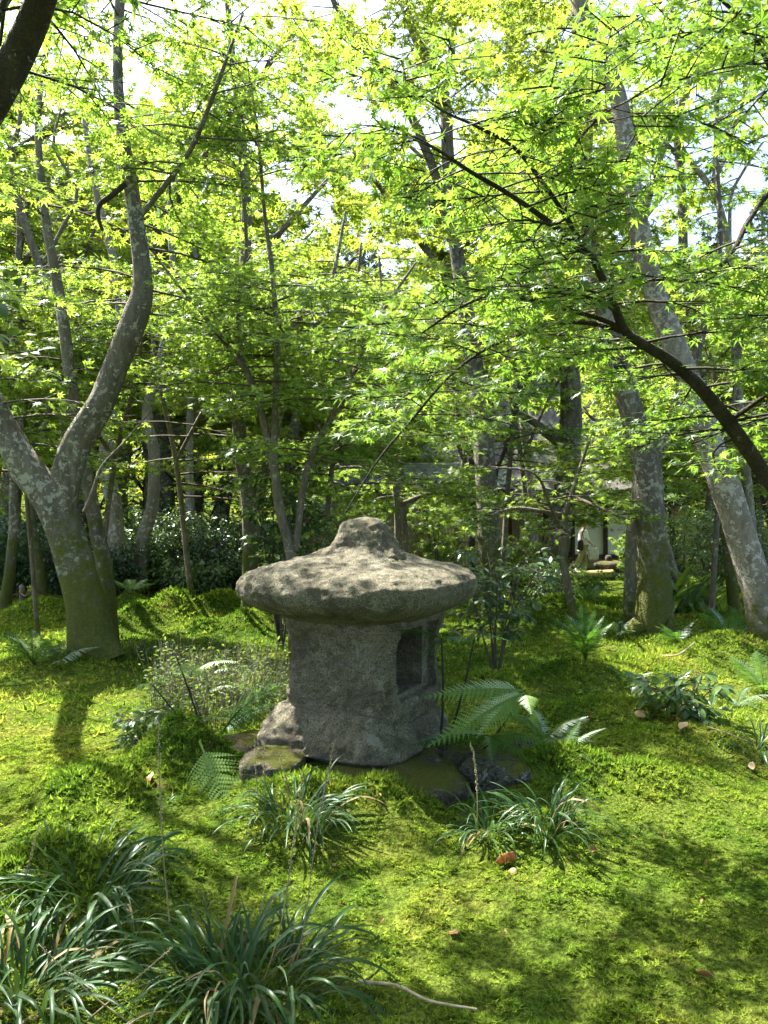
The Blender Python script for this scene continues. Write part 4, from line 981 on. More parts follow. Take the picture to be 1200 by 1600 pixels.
o = bpy.data.objects['orange_board']; tag(o, 'small orange board glimpsed beside the blue cloth', 'board')

# ------------------------------------------------------------------ stone lantern
LC = A((570 - 600) / F_PX * 4.25, 4.25, .09); RZ = R(-26.4)
lan = thing('stone_lantern', LC, 'squat weathered granite lantern with a wide mushroom-like cap in the moss', 'lantern')
def lpart(name, prof, na, rows, ex, seed, amp, mat='lantern', parent=None, shift=None, off=(0, 0)):
    pr = [(z - LC[2], a) for z, a in prof]
    V, F = loft(pr, na, rows, ex, (off[0], off[1], 0), RZ, seed, amp, shift)
    me = mesh(name, V, F, M[mat]); return link(name, me, parent or lan)
body = lpart('fire_box', [(.26, .30), (.27, .345), (.36, .345), (.5, .338), (.64, .335), (.72, .345), (.78, .37), (.84, .37), (.85, .3)], 190, 90, 7, 3, (.014, .014, .009))
foot = lpart('base_stone', [(.07, .30), (.085, .395), (.13, .452), (.19, .445), (.25, .41), (.30, .368), (.335, .346), (.345, .30)], 190, 48, 5.5, 14, (.026, .014, .008), off=(-.055, -.02))
cap = lpart('cap', [(.79, .28), (.80, .36), (.83, .43), (.862, .51), (.896, .575), (.93, .613), (.975, .628), (1.02, .618), (1.056, .58), (1.086, .51), (1.108, .425), (1.13, .335), (1.153, .262), (1.185, .2), (1.21, .14), (1.22, .05)], 220, 110, 3.0, 25, (.022, .005, .006), off=(-.02, 0))
kn = lpart('knob', [(1.13, .23), (1.155, .21), (1.185, .186), (1.22, .17), (1.255, .155), (1.29, .135), (1.32, .108), (1.345, .076), (1.365, .036), (1.373, .006)], 100, 46, 2.2, 36, (.016, .012, .008), parent=cap, off=(.004, 0))
def cutter(c, s):
    V, F = box(c, s); V[:, 2] -= LC[2]; me = mesh('cut', V, F, M['lantern'], False); o = bpy.data.objects.new('cut', me); o.rotation_euler.z = RZ; o.location = LC; scene.collection.objects.link(o); return o
cutters = [cutter((.355, -.02, .59), (.09, .46, .385)), cutter((.14, -.06, .59), (.70, .34, .33))]
for c_ in cutters:
    md = body.modifiers.new('opening', 'BOOLEAN'); md.operation = 'DIFFERENCE'; md.object = c_; md.solver = 'EXACT'
bpy.context.view_layer.update()
dg = bpy.context.evaluated_depsgraph_get()
nm = bpy.data.meshes.new_from_object(body.evaluated_get(dg)); body.modifiers.clear(); body.data = nm
for c_ in cutters: bpy.data.objects.remove(c_)
# stones under and beside the lantern
def stone(label, px, py, Y, s, mat, seed, rz=0, name='stone', amp=.2, sq=.7):
    c = P(px, py, Y); V, F = rock_mesh((0, 0, 0), s, seed, 64, 40, amp, sq)
    V = V + (.012 * fbm(V * 14, 3, seed))[:, None]
    ca, sa = math.cos(rz), math.sin(rz); V = V @ np.array([[ca, sa, 0], [-sa, ca, 0], [0, 0, 1]])
    o = mk(name, V + c, F, M[mat], None, c); return tag(o, label, 'stone')
stone('flat mossy slab the lantern stands on, jutting out to the front', 612, 1230, 3.78, (.37, .36, .13), 'slab', 61, .15, 'foundation_slab', .14, .55)
stone('low moss-topped stone at the left foot of the lantern', 385, 1172, 4.15, (.19, .15, .09), 'slab', 62, .3)
stone('bare tan stone behind the middle clump of strappy leaves', 425, 1198, 3.8, (.17, .16, .08), 'slab', 68, .1)
stone('dark rounded stone right of the slab', 775, 1215, 3.75, (.19, .16, .12), 'rock', 63, -.2)
stone('dark wet stone under the big fern', 715, 1200, 4.0, (.16, .15, .10), 'rock', 64, .4)
stone('grey pointed stone beside the big fern', 815, 1190, 4.0, (.13, .12, .13), 'rock', 65, .7)
stone('small dark stone at the right end of the rocks', 850, 1200, 3.95, (.10, .10, .08), 'rock', 66, .2)

# ------------------------------------------------------------------ people
def skin_part(name, vs_, es, rs_, mat, parent, base, sub=2):
    me = bpy.data.meshes.new(name); me.from_pydata([tuple(A(*v) ) for v in vs_], es, [])
    o = link(name, me, parent)
    md = o.modifiers.new('skin', 'SKIN'); md.use_smooth_shade = True
    for k, r_ in enumerate(rs_):
        me.skin_vertices[0].data[k].radius = (r_, r_) if not isinstance(r_, tuple) else r_
    me.skin_vertices[0].data[0].use_root = True
    s_ = o.modifiers.new('smooth', 'SUBSURF'); s_.levels = sub; s_.render_levels = sub
    me.materials.append(M[mat]); return o
PB = gpix(910, 21); PB[2] = gz(PB[0], PB[1])
per = thing('person', PB, 'person in a pale shirt and olive trousers walking past the hut', 'person')
# pelvis, spine, neck, head / legs mid-stride / arms
BV = [(0, 0, .80), (.01, 0, .98), (.03, 0, 1.16), (.04, 0, 1.28), (.06, 0, 1.37), (.085, 0, 1.47), (.09, 0, 1.55),
      (0, -.08, .76), (-.10, -.09, .44), (-.26, -.09, .09), (-.16, -.09, .03),
      (0, .08, .76), (.09, .09, .44), (.09, .09, .08), (.20, .09, .03),
      (.04, -.16, 1.24), (.06, -.21, 1.02), (.20, -.18, .88), (.27, -.16, .83),
      (.04, .16, 1.24), (.04, .20, 1.0), (.16, .18, .86), (.22, .17, .80)]
BE = [(0, 1), (1, 2), (2, 3), (3, 4), (4, 5), (5, 6), (0, 7), (7, 8), (8, 9), (9, 10), (0, 11), (11, 12), (12, 13), (13, 14), (3, 15), (15, 16), (16, 17), (17, 18), (3, 19), (19, 20), (20, 21), (21, 22)]
BR = [.10, .095, .11, .075, .045, .082, .07, .08, .055, .036, .03, .08, .055, .036, .03, .048, .038, .03, .026, .048, .038, .03, .026]
skin_part('body', BV, BE, BR, 'skin', per, PB)
skin_part('shirt', [BV[k] for k in (0, 1, 2, 3)] + [BV[15], BV[16], (.13, -.20, .95), BV[19], BV[20], (.10, .19, .93), (-.01, 0, .72)], [(0, 1), (1, 2), (2, 3), (3, 4), (4, 5), (5, 6), (3, 7), (7, 8), (8, 9), (0, 10)],
          [.15, .145, .15, .11, .075, .062, .055, .075, .062, .055, .155], 'shirt', per, PB)
skin_part('trousers', [(0, 0, .82), BV[7], BV[8], (-.235, -.09, .14), BV[11], BV[12], (.09, .09, .12)], [(0, 1), (1, 2), (2, 3), (0, 4), (4, 5), (5, 6)], [.125, .105, .085, .07, .105, .085, .07], 'trouser', per, PB)
for a_, b_ in (((-.27, -.09, .07), (-.13, -.09, .035)), ((.08, .09, .06), (.22, .09, .035))):
    skin_part('shoe', [a_, tuple((A(*a_) + A(*b_)) / 2), b_], [(0, 1), (1, 2)], [.05, .045, .035], 'shoe', per, PB)
mk('hair', *rock_mesh(PB + A(.068, 0, 1.515), (.105, .10, .115), 71, 20, 14, .12, 1.), M['hair'], per, PB)
for s_ in (-1, 1): mk('ear', *rock_mesh(PB + A(.085, .085 * s_, 1.475), (.02, .012, .03), 72, 8, 6, .05, 1.), M['skin'], per, PB)
mk('nose', *rock_mesh(PB + A(.175, 0, 1.465), (.022, .015, .025), 73, 8, 6, .05, 1.), M['skin'], per, PB)
sh = thing('shoulder_bag', PB + A(-.12, -.24, .72), 'dark shoulder bag hanging at the back of the walking person', 'bag')
q = np.array(sh.location)
mk('pouch', *rock_mesh(q + A(0, 0, .12), (.09, .05, .16), 81, 18, 12, .1, .6), M['bag'], sh, q)
mk('strap', *tube(np.array([q + A(.0, 0, .26), q + A(.07, .02, .45), q + A(.15, .10, .58), q + A(.24, .2, .4), q + A(.26, .3, .2)]), [.016] * 5, 6, 4), M['bag'], sh, q)
to = thing('tote_bag', PB + A(.26, -.17, .42), 'white speckled tote bag in the hand of the walking person', 'bag')
q = np.array(to.location)
mk('sack', *rock_mesh(q + A(0, 0, .17), (.15, .07, .19), 83, 22, 14, .1, .55), M['tote'], to, q)
mk('handle', *tube(np.array([q + A(-.07, 0, .32), q + A(-.03, 0, .42), q + A(.04, 0, .42), q + A(.07, 0, .32)]), [.012] * 4, 6, 3), M['tote'], to, q)

# ------------------------------------------------------------------ ferns
from mathutils import Matrix
def frond_mesh(name, mat, pairs=15, width=.30, teeth=8, bare=.22, arch=.16, seed=0, taper=1.0):
    rs = np.random.default_rng(seed); acc = Acc()
    cv = lambda s: A(s, 0, arch * math.sin(math.pi * min(s, 1)) * (1 - .2 * s) - .05 * s * s)
    acc.add(*tube(np.array([cv(s) for s in np.linspace(0, 1, 8)]), np.linspace(.011, .003, 8), 4, 1))
    for k in range(pairs):
        s = bare + (1 - bare) * (k + .3) / pairs; f = (s - bare) / (1 - bare)
        ln = width * (1 - f ** 1.6 * taper * .96) * (.75 + .25 * min(1, f * 6))
        for sg in (-1, 1):
            o = cv(s); sw = .35 + .25 * f + rs.normal(0, .05)
            d = A(math.sin(sw), sg * math.cos(sw), rs.normal(-.12, .06)); d /= np.linalg.norm(d); fw = A(math.cos(sw), -sg * math.sin(sw), 0)
            V = []; T = []; tw_ = min(.19 * ln + .008, .6 * (1 - bare) / pairs)
            for j in range(teeth + 1):
                g_ = j / teeth; V.append(o + d * ln * g_ - A(0, 0, .25 * ln * g_ * g_))
            for j in range(teeth):
                g_ = (j + .75) / teeth; w_ = tw_ * (1 - g_ ** 1.5) + .002
                c_ = o + d * ln * g_ - A(0, 0, .25 * ln * g_ * g_ + .1 * w_)
                V += [c_ + fw * w_, c_ - fw * w_]; b_ = len(V); T += [[j, b_ - 2, j + 1], [j, j + 1, b_ - 1]]
            acc.add(np.array(V), np.array(T))
    return mesh(name, np.vstack(acc.V), acc.F, M[mat], False)
FR = {('lance', m_): frond_mesh('frond', m_, 20, .20, 7, .08, .08, 1) for m_ in ('fern', 'fern_p', 'fern_d')}
FR.update({('wide', m_): frond_mesh('frond', m_, 18, .36, 11, .2, .14, 2) for m_ in ('fern', 'fern_p', 'fern_d')})
def frond_at(t, a_, b_, me, roll=0., up=A(0, 0, 1), name='frond'):
    base = np.array(t.location); d = b_ - a_; l = np.linalg.norm(d); x_ = d / l
    y_ = np.cross(up, x_); y_ = A(0, 1, 0) if np.linalg.norm(y_) < .05 else y_ / np.linalg.norm(y_); z_ = np.cross(x_, y_)
    y2 = y_ * math.cos(roll) + z_ * math.sin(roll); z2 = np.cross(x_, y2)
    o = link(name, me, t); mm = Matrix.Identity(4)
    for k in range(3):
        mm[k][0], mm[k][1], mm[k][2], mm[k][3] = x_[k] * l, y2[k] * l, z2[k] * l, a_[k] - base[k]
    o.matrix_local = mm; return o
def fern(label, px, Y, n, L, mat='fern', shape='wide', seed=0, el=(.45, .95), azs=None, group=None):
    rs = np.random.default_rng(seed); b = gpix(px, Y); t = thing('fern', b, label, 'fern', group)
    for k in range(n):
        a = (2 * math.pi * k / n + rs.uniform(-.35, .35)) if azs is None else rs.uniform(*azs); e = rs.uniform(*el); l = L * rs.uniform(.7, 1.15)
        frond_at(t, b, b + l * A(math.cos(a) * math.cos(e), math.sin(a) * math.cos(e), math.sin(e)), FR[(shape, mat)], rs.normal(0, .15))
    return t
def stipe(t, a_, b_, r=.006, name='stipe'):
    bs = np.array(t.location); m_ = (a_ + b_) / 2 + A(.012, 0, 0)
    mk(name, *tube(np.array([a_, m_, b_]), [r, r * .85, r * .6], 6, 3), M['stipe'], t, bs)
# big fern right of the lantern
b = gpix(735, 3.95); t = thing('fern', b, 'big fern with broad arching fronds leaning against the right of the lantern', 'fern')
apex = P(818, 1085, 3.85)
for (px, py, Y, rl, m_) in ((662, 1086, 3.75, .1, 'fern_p'), (668, 1165, 3.6, -.15, 'fern_p'), (715, 1140, 3.6, .1, 'fern_p'), (745, 1150, 3.55, 0, 'fern_p'), (830, 1110, 3.5, .2, 'fern_p'), (700, 1075, 3.9, .3, 'fern')):
    frond_at(t, apex + A(*rng.normal(0, .012, 3)), P(px, py, Y), FR[('lance', m_)], rl, A(0, -.75, .65))
for (px, py, Y, m_) in ((870, 1160, 3.7, 'fern'), (770, 1190, 3.6, 'fern'), (640, 1160, 3.75, 'fern_d'), (830, 1190, 3.65, 'fern')):
    frond_at(t, P(765, 1150, 3.9), P(px, py, Y), FR[('lance', m_)], .1, A(0, -.6, .8))
stipe(t, b, apex); stipe(t, b, P(765, 1150, 3.9))
b = gpix(695, 4.0); t = thing('fern', b, 'fern with black stalks whose frond hangs across the lantern window', 'fern')
stipe(t, P(688, 1165, 3.88), P(690, 998, 3.88), .008); stipe(t, P(698, 1165, 3.9), P(742, 995, 3.9), .007)
frond_at(t, P(690, 998, 3.88), P(608, 982, 3.7), FR[('lance', 'fern_d')], .5); frond_at(t, P(690, 1000, 3.88), P(655, 1030, 3.72), FR[('lance', 'fern_d')], .3)
frond_at(t, P(690, 998, 3.88), P(740, 1000, 4.1), FR[('lance', 'fern')], .3); frond_at(t, P(742, 995, 3.9), P(800, 1000, 4.0), FR[('lance', 'fern')], 0); frond_at(t, P(742, 995, 3.9), P(715, 1010, 3.8), FR[('lance', 'fern')], 0)
# ferns left of the lantern
b = gpix(335, 3.95); t = thing('fern', b, 'pale fern frond drooping forward at the left foot of the lantern', 'fern')
s0 = P(318, 1178, 3.75); stipe(t, b, s0)
frond_at(t, P(312, 1158, 3.75), P(368, 1290, 3.42), FR[('wide', 'fern_p')], 0, A(0, -.8, .6))
b = gpix(328, 4.1); t = thing('fern', b, 'dark-stalked fern with spreading fronds at the left of the lantern', 'fern')
for a_, c_ in (((275, 1025), 4.1), ((238, 1070), 4.1), ((300, 1080), 4.3)): stipe(t, P(328, 1190, 4.05), P(a_[0], a_[1], c_), .007)
for a_, e_, m_, sh_ in (((238, 1070, 4.1), (210, 1078, 3.95), 'fern_p', 'wide'), ((238, 1070, 4.1), (260, 1062, 4.4), 'fern_p', 'lance'), ((275, 1040, 4.1), (330, 1060, 4.0), 'fern_p', 'lance'),
                        ((345, 1165, 4.15), (258, 1150, 4.0), 'fern', 'wide'), ((345, 1170, 4.15), (262, 1180, 3.95), 'fern', 'wide'), ((345, 1150, 4.3), (440, 1065, 4.25), 'fern_d', 'wide'), ((350, 1140, 4.4), (440, 1095, 4.2), 'fern', 'lance'),
                        ((370, 1130, 4.4), (315, 1120, 4.1), 'fern_p', 'lance'), ((395, 1120, 4.4), (330, 1112, 4.2), 'fern_p', 'lance')):
    frond_at(t, P(*a_), P(*e_), FR[(sh_, m_)], .1, A(0, -.5, .85))
b = gpix(330, 5.2); t = thing('fern', b, 'pale fern fronds floating above the weeds left of the lantern', 'fern')
for a_, e_ in (((310, 1045, 5.2), (372, 1030, 5.0)), ((335, 1050, 5.2), (375, 1045, 5.0)), ((300, 1060, 5.1), (250, 1050, 4.9)), ((330, 1080, 5.1), (370, 1070, 4.9)), ((410, 1090, 4.9), (345, 1060, 4.9))):
    frond_at(t, P(*a_), P(*e_), FR[('lance', 'fern_p')], .1); 
stipe(t, b, P(320, 1045, 5.2), .005); stipe(t, b, P(405, 1090, 4.9), .004)
fern('fern with glossy drooping fronds at the far left beside the big maple', 52, 6.6, 9, .50, 'fern_d', 'wide', 3, (.2, .8))
fern('small fern with red-brown stems left of the maple foot', 85, 6.4, 8, .36, 'fern', 'wide', 4, (.15, .7))
fern('tall dark-stemmed fern standing on its own right of the lantern shrub', 915, 5.9, 12, .42, 'fern_d', 'wide', 5, (.75, 1.3))
fern('small fern at the foot of the tall dark-stemmed fern', 985, 5.7, 5, .25, 'fern', 'wide', 15, (.15, .6))
fern('pale fern below the bamboo rail', 915, 11.5, 9, .5, 'fern', 'wide', 6, (.3, 1.0))
fern('fern against the right side of the stout maple foot', 1058, 7.6, 8, .34, 'fern_d', 'wide', 7, (.3, 1.0))
fern('fern against the left side of the stout maple foot', 968, 7.9, 7, .32, 'fern_d', 'wide', 8, (.3, 1.0))
fern('fern between the two right-hand trunks', 1135, 7.7, 9, .42, 'fern', 'wide', 9, (.3, 1.0))
fern('pale fern in the sun at the foot of the leaning trunk', 1195, 5.7, 9, .38, 'fern', 'wide', 10, (.25, .9))
fern('dark fern in front of the sunny fern at the right edge', 1150, 5.4, 7, .30, 'fern_d', 'wide', 11, (.1, .6))
fern('low fern spreading from the rocks right of the lantern', 850, 4.35, 9, .40, 'fern', 'wide', 12, (.15, .7))
fern('small pale fern drooping in the star moss right of the rocks', 885, 3.85, 5, .24, 'fern', 'lance', 13, (.0, .5))
fern('small fern at the edge of the far left moss humps', 205, 10.2, 6, .35, 'fern_p', 'wide', 14, (.2, .8))
fern('small fern beneath the left edge of the lantern cap', 372, 10.5, 6, .4, 'fern_p', 'wide', 16, (.2, .8))
fern('fern below the leaning trunk at the right edge behind the moss', 1165, 8.8, 7, .4, 'fern', 'wide', 17, (.3, .9))

# ------------------------------------------------------------------ lily turf clumps
M['dryblade'] = leaf_mat('withered_blade', [(.16, .11, .05), (.24, .18, .09)], [(.3, .2, .08), (.4, .3, .12)], .3, .03, .5)
def blade_mesh(seed, mat='lily'):
    rs = np.random.default_rng(seed); e0 = rs.uniform(.7, 1.35); e1 = rs.uniform(-1.9, -.3); m = 12; p = A(0, 0, 0); pts = [p]; es = []
    for k in range(m):
        f = (k + .5) / m; e = e0 + (e1 - e0) * f ** rs.uniform(1.2, 1.9); p = p + A(math.cos(e), .10 * math.sin(seed + f * 3), math.sin(e)) / m; pts.append(p); es.append(e)
    V = []; Q = []; tw0 = rs.uniform(-.5, .5)
    for k, q in enumerate(pts):
        f = k / m; w = .0165 * min(1, f * 5 + .45) * (1 - max(0, (f - .55) / .45) ** 1.7) + .0008; a = tw0 * f
        sd_ = A(0, math.cos(a), math.sin(a)); nn = A(-math.sin(es[min(k, m - 1)]), 0, math.cos(es[min(k, m - 1)]))
        V += [q + sd_ * w + nn * w * .35, q, q - sd_ * w + nn * w * .35]
    for k in range(m):
        b_ = 3 * k; Q += [[b_, b_ + 1, b_ + 4, b_ + 3], [b_ + 1, b_ + 2, b_ + 5, b_ + 4]]
    return mesh('leaf', np.array(V), np.array(Q), M[mat], True)
BLADES = [blade_mesh(k) for k in range(14)]
DRY = [blade_mesh(100 + k, 'dryblade') for k in range(4)]
def stalk(t, pts, r=.0025, seed=0, bloom=.5, name='flower_stalk'):
    """a thin stem with dry florets along its upper part"""
    rs = np.random.default_rng(seed); bs = np.array(t.location); p, _ = catmull(np.array(pts), np.ones(len(pts)), 8)
    s_ = mk(name, *tube(p, np.linspace(r, r * .5, len(p)), 5, 1), M['stalk'], t, bs)
    q, _, f = resample(p, np.ones(len(p)), .007); acc = Acc()
    tp = np.array([[.5, .5, 0], [-.5, .5, 0], [0, -.5, 0], [0, 0, .7], [0, 0, -.7]]) * 1.
    tf = np.array([[0, 1, 3], [1, 2, 3], [2, 0, 3], [1, 0, 4], [2, 1, 4], [0, 2, 4]])
    for c_, ff in zip(q, f):
        if ff < 1 - bloom: continue
        for _ in range(2):
            if rs.uniform() < .2: continue
            a = rs.uniform(0, 6.28); s2 = rs.uniform(.003, .0055) * (1.25 - .6 * ff)
            acc.add(tp * s2 + c_ + A(math.cos(a), math.sin(a), rs.uniform(-.3, .6)) * .005, tf)
    if acc.V: tag(acc.build('florets', M['seed'], s_, bs, False), kind='stuff')
def lily(label, px, Y, n, L, seed, rad=.06, sx=1., stalks=(), lift=0.):
    rs = np.random.default_rng(seed); b = gpix(px, Y); b[2] += lift; t = thing('lily_turf', b, label, 'grass clump')
    for k in range(n):
        dry = rs.uniform() < .07; o = link('leaf', DRY[rs.integers(4)] if dry else BLADES[rs.integers(len(BLADES))], t)
        a = rs.uniform(0, 6.28); d = rad * math.sqrt(rs.uniform()); l = L * .76 * rs.uniform(.6, 1.2)
        o.location = (d * math.cos(a + rs.normal(0, .6)) * sx, d * math.sin(a), -.02)
        o.rotation_euler = (rs.normal(0, .12), rs.normal(0, .18), a + rs.normal(0, .3)); o.scale = (l, l * rs.uniform(.8, 1.1), l)
    for k, st in enumerate(stalks): stalk(t, [P(*q) for q in st], seed=seed * 10 + k)
    return t
lily('wide clump of strappy dark leaves at the bottom edge, left of centre', 380, 2.14, 190, .46, 1, .12, 1.6,
     [[(405, 1560, 2.15), (440, 1440, 2.15), (462, 1290, 2.15), (474, 1205, 2.15)], [(460, 1520, 2.2), (478, 1430, 2.2), (495, 1300, 2.2), (522, 1160, 2.2)], [(265, 1440, 2.2), (255, 1330, 2.2), (249, 1210, 2.2), (247, 1120, 2.2)],
      [(500, 1580, 2.2), (560, 1555, 2.18), (640, 1560, 2.15), (740, 1592, 2.1)]])
lily('clump of strappy leaves on the moss hump at the lower left', 145, 2.5, 100, .46, 2, .11, 1.2, [[(20, 1450, 2.45), (35, 1390, 2.45), (50, 1330, 2.45), (62, 1285, 2.45)]])
lily('clump of strappy leaves filling the bottom left corner', 30, 2.12, 140, .46, 3, .13, 1.3, [[(205, 1600, 2.0), (150, 1560, 2.0), (95, 1510, 2.0), (60, 1475, 2.0)], [(130, 1600, 2.0), (200, 1540, 2.0), (270, 1480, 2.0)]])
lily('shiny clump of strappy leaves directly in front of the lantern', 462, 3.2, 135, .43, 4, .10, 1.3,
     [[(405, 1260, 3.2), (400, 1210, 3.2), (398, 1155, 3.2)], [(415, 1260, 3.2), (413, 1210, 3.2), (412, 1160, 3.2)], [(455, 1270, 3.2), (445, 1210, 3.2), (435, 1175, 3.2)]])
lily('upright clump of strappy leaves with a berry stalk right of the slab', 765, 3.12, 55, .38, 5, .06, 1.1, [[(745, 1320, 3.1), (746, 1250, 3.1), (742, 1190, 3.1), (735, 1160, 3.1)]])
lily('darker clump of strappy leaves beside the berry-stalk clump', 855, 3.08, 75, .38, 6, .08, 1.3)
lily('clump of strappy leaves at the foot of the big left maple', 215, 6.75, 60, .42, 7, .1)
lily('clump of drooping strappy leaves at the right edge', 1185, 4.15, 45, .40, 8, .09)
lily('tiny tuft of strappy leaves alone on the left moss', 108, 3.95, 9, .14, 9, .02)
lily('two or three stray strappy leaves on the moss right of the clumps', 985, 3.15, 4, .20, 10, .02)
lily('faint thin-leaved tuft on the moss at the far left', 255, 3.4, 8, .16, 11, .02)

# ------------------------------------------------------------------ shrubs and broad plants
def shrub(label, px, Y, h, w, n, leaf, mat, seed, lsp=.05, tmpl=OVAL, L=None, spacing=None, name='shrub', cat='shrub', group=None, singles=0, zlow=.12):
    rs = np.random.default_rng(seed); b = gpix(px, Y); t = thing(name, b, label, cat, group); limbs = []
    for k in range(n):
        a = 6.28 * k / n + rs.uniform(-.4, .4); sp = w * rs.uniform(.25, 1.)
        p = np.array([b + A(math.cos(a) * .02 * w, math.sin(a) * .02 * w, -.05), b + A(math.cos(a) * sp * .25, math.sin(a) * sp * .25, h * .35), b + A(math.cos(a) * sp * .6, math.sin(a) * sp * .6, h * .68), b + A(math.cos(a) * sp * .9, math.sin(a) * sp * .9, h * rs.uniform(.8, 1.))])
        p[1:] += rs.normal(0, .02 * h, (3, 3)); r = np.linspace(.006 + .004 * h, .002, 4)
        mk('stem', *tube(p, r, 6, 3), M['twig'], t, b); limbs.append(catmull(p, r, 4))
    tw, node, a, pi = grow(limbs, L or .34 * w + .1, spacing or .06 * h + .02, leaf, lsp, rs, t0=.15, zmin=b[2] + zlow * h, subs=4, elev=(.0, .7), droop=.1, twig_sub=Y < 7, gaps=False)
    tag(tw.build('twigs', M['twig'], t, b), kind='stuff')
    if singles:
        me = mesh('leaf', tmpl[0], tmpl[1], M[mat], True); o_ = np.argsort(node[:, 1])[:singles]
        for q in o_:
            c_ = node[q]; d = A(math.cos(a[q]) * math.cos(pi[q]), math.sin(a[q]) * math.cos(pi[q]), math.sin(pi[q]))
            frond_at(t, c_, c_ + d * leaf * rs.uniform(.8, 1.2), me, rs.normal(0, .3), name='leaf')
        k_ = np.ones(len(node), bool); k_[o_] = False; node, a, pi = node[k_], a[k_], pi[k_]
    tag(mk('foliage', *leaves(node, a, pi, leaf, tmpl, rs, .01), M[mat], t, b, False), kind='stuff')
    return t
shrub('dark glossy camellia bush standing right behind the lantern', 775, 6.1, 1.15, .55, 9, .08, 'camellia', 1, .085, OVAL_HI, singles=160, spacing=.14, zlow=.25)
shrub('tall camellia with large shiny leaves left of the lantern knob', 440, 7.6, 1.95, .62, 8, .10, 'camellia', 2, .085, OVAL_HI, spacing=.13, zlow=.4, singles=120)
shrub('leafy low camellia just beyond the lantern cap', 530, 7.8, 1.5, .6, 7, .09, 'shrub', 22, .085, OVAL_HI, spacing=.12, zlow=.4)
shrub('dense rounded evergreen bush left of the big fern frond cluster on the far moss', 865, 10.4, .75, .6, 10, .07, 'camellia', 3, .06)
for k, (px, Y, h, w, m_, lab) in enumerate(((205, 11.6, 1.05, .8, 'shrub', 'rounded shrub behind the big left maple trunk'), (262, 12.4, 1.45, .95, 'shrub', 'tallest rounded shrub above the blue cloth'), (330, 12.2, 1.25, .8, 'dark', 'dark rounded shrub left of the grey trunk'),
                                     (300, 11.4, .62, .8, 'shrub', 'low shrub behind the far moss humps'), (362, 11.8, .8, .6, 'camellia', 'shiny-leaved shrub beneath the left end of the cap'), (175, 10.9, .75, .5, 'dark', 'small dark shrub touching the maple trunk'),
                                     (100, 12.6, 1.2, 1.0, 'dark', 'dark shrub behind the rope fence'), (20, 12.8, 1.3, 1.0, 'dark', 'dark shrub at the left edge behind the rope'), (420, 12.5, 1.3, .8, 'camellia', 'dark shrub hidden behind the slender stems'))):
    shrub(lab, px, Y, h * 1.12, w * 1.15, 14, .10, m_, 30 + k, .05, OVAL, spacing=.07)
for k, (px, Y, h, w, m_, lab) in enumerate(((1052, 12, 1.7, 1.0, 'shrub', 'loose silvery shrub between the stout maple and the narrow trunk'), (1110, 12.5, 1.7, .9, 'shrub', 'silvery shrub behind the narrow brown trunk'), (1175, 12, 1.5, 1.0, 'camellia', 'dark shrub behind the leaning trunk'),
                                     (992, 15.5, 1.2, .6, 'maple', 'light green bush overlapping the white panel'), (1035, 16.5, 1.4, .8, 'maple', 'light green bush right of the stout maple by the hut'), (800, 13.5, 1.1, .7, 'maple', 'light green bush in front of the boards'), (685, 12.2, 1.9, 1.0, 'maple', 'light green bush below the tile wall'),
                                     (570, 12.4, 1.9, 1.0, 'maple', 'light green bush behind the lantern knob'), (920, 12.6, .5, .6, 'fern', 'low leafy plant under the bamboo rail'))):
    shrub(lab, px, Y, h, w, 9, .085, m_, 50 + k, .075, MAPLE_LO if m_ == 'maple' else OVAL, spacing=.10)
shrub('small broad-leaved seedling clump on the moss near the right edge', 1075, 4.7, .26, .3, 6, .085, 'shrub', 71, .07, OVAL_HI, singles=60, spacing=.05)
shrub('trailing leafy plant left of the fern by the lantern', 230, 4.3, .22, .22, 6, .05, 'shrub', 72, .05, OVAL_HI, spacing=.04, singles=40)
# broad-leaved bright plant
b = gpix(1080, 10.4); t = thing('broad_leaved_plant', b, 'bright plant with upright sword-like broad leaves right of the stout maple', 'plant'); rs = np.random.default_rng(4)
sw = ellip(.085, 6, .3); me = mesh('leaf', sw[0], sw[1], M['broad'], True)
for k in range(46):
    a = rs.uniform(0, 6.28); e = rs.uniform(.7, 1.35); o0 = b + A(rs.normal(0, .22), rs.normal(0, .15), 0); l = rs.uniform(.45, .85)
    frond_at(t, o0, o0 + l * A(math.cos(a) * math.cos(e), math.sin(a) * math.cos(e), math.sin(e)), me, rs.normal(0, .4), name='leaf')
# camellia twig poking in from the left edge, near the camera
b = A(-2.6, 3.3, gz(-2.6, 3.3)); t = thing('camellia_tree', b, 'dark camellia twigs with big leaves poking in at the left edge', 'tree'); rs = np.random.default_rng(6)
mk('trunk', *tube(np.array([b - A(0, 0, .1), b + A(.05, 0, .9), b + A(.1, .05, 1.7), b + A(.2, .1, 2.6)]), [.05, .045, .035, .02], 9, 4, .05), M['bark_dark'], t, b)
me = mesh('leaf', OVAL_HI[0], OVAL_HI[1], M['camellia'], True)
for (q0, q1) in (((-200, 470), (60, 428)), ((-200, 500), (25, 470)), ((-200, 600), (58, 548)), ((-200, 580), (10, 520))):
    a_, c_ = P(q0[0], q0[1], 3.35), P(q1[0], q1[1], 3.3)
    mk('branch', *tube(np.array([a_, (a_ + c_) / 2 + A(0, 0, .03), c_]), [.008, .005, .002], 6, 3), M['twig_d'], t, b)
    for k in range(16):
        f = .45 + .55 * k / 15; p = a_ + (c_ - a_) * f; aa = rs.uniform(-1.3, 1.3); d = A(math.cos(aa), math.sin(aa), rs.normal(-.15, .3))
        frond_at(t, p, p + d * .075 * rs.uniform(.8, 1.2), me, rs.normal(0, .5), name='leaf')
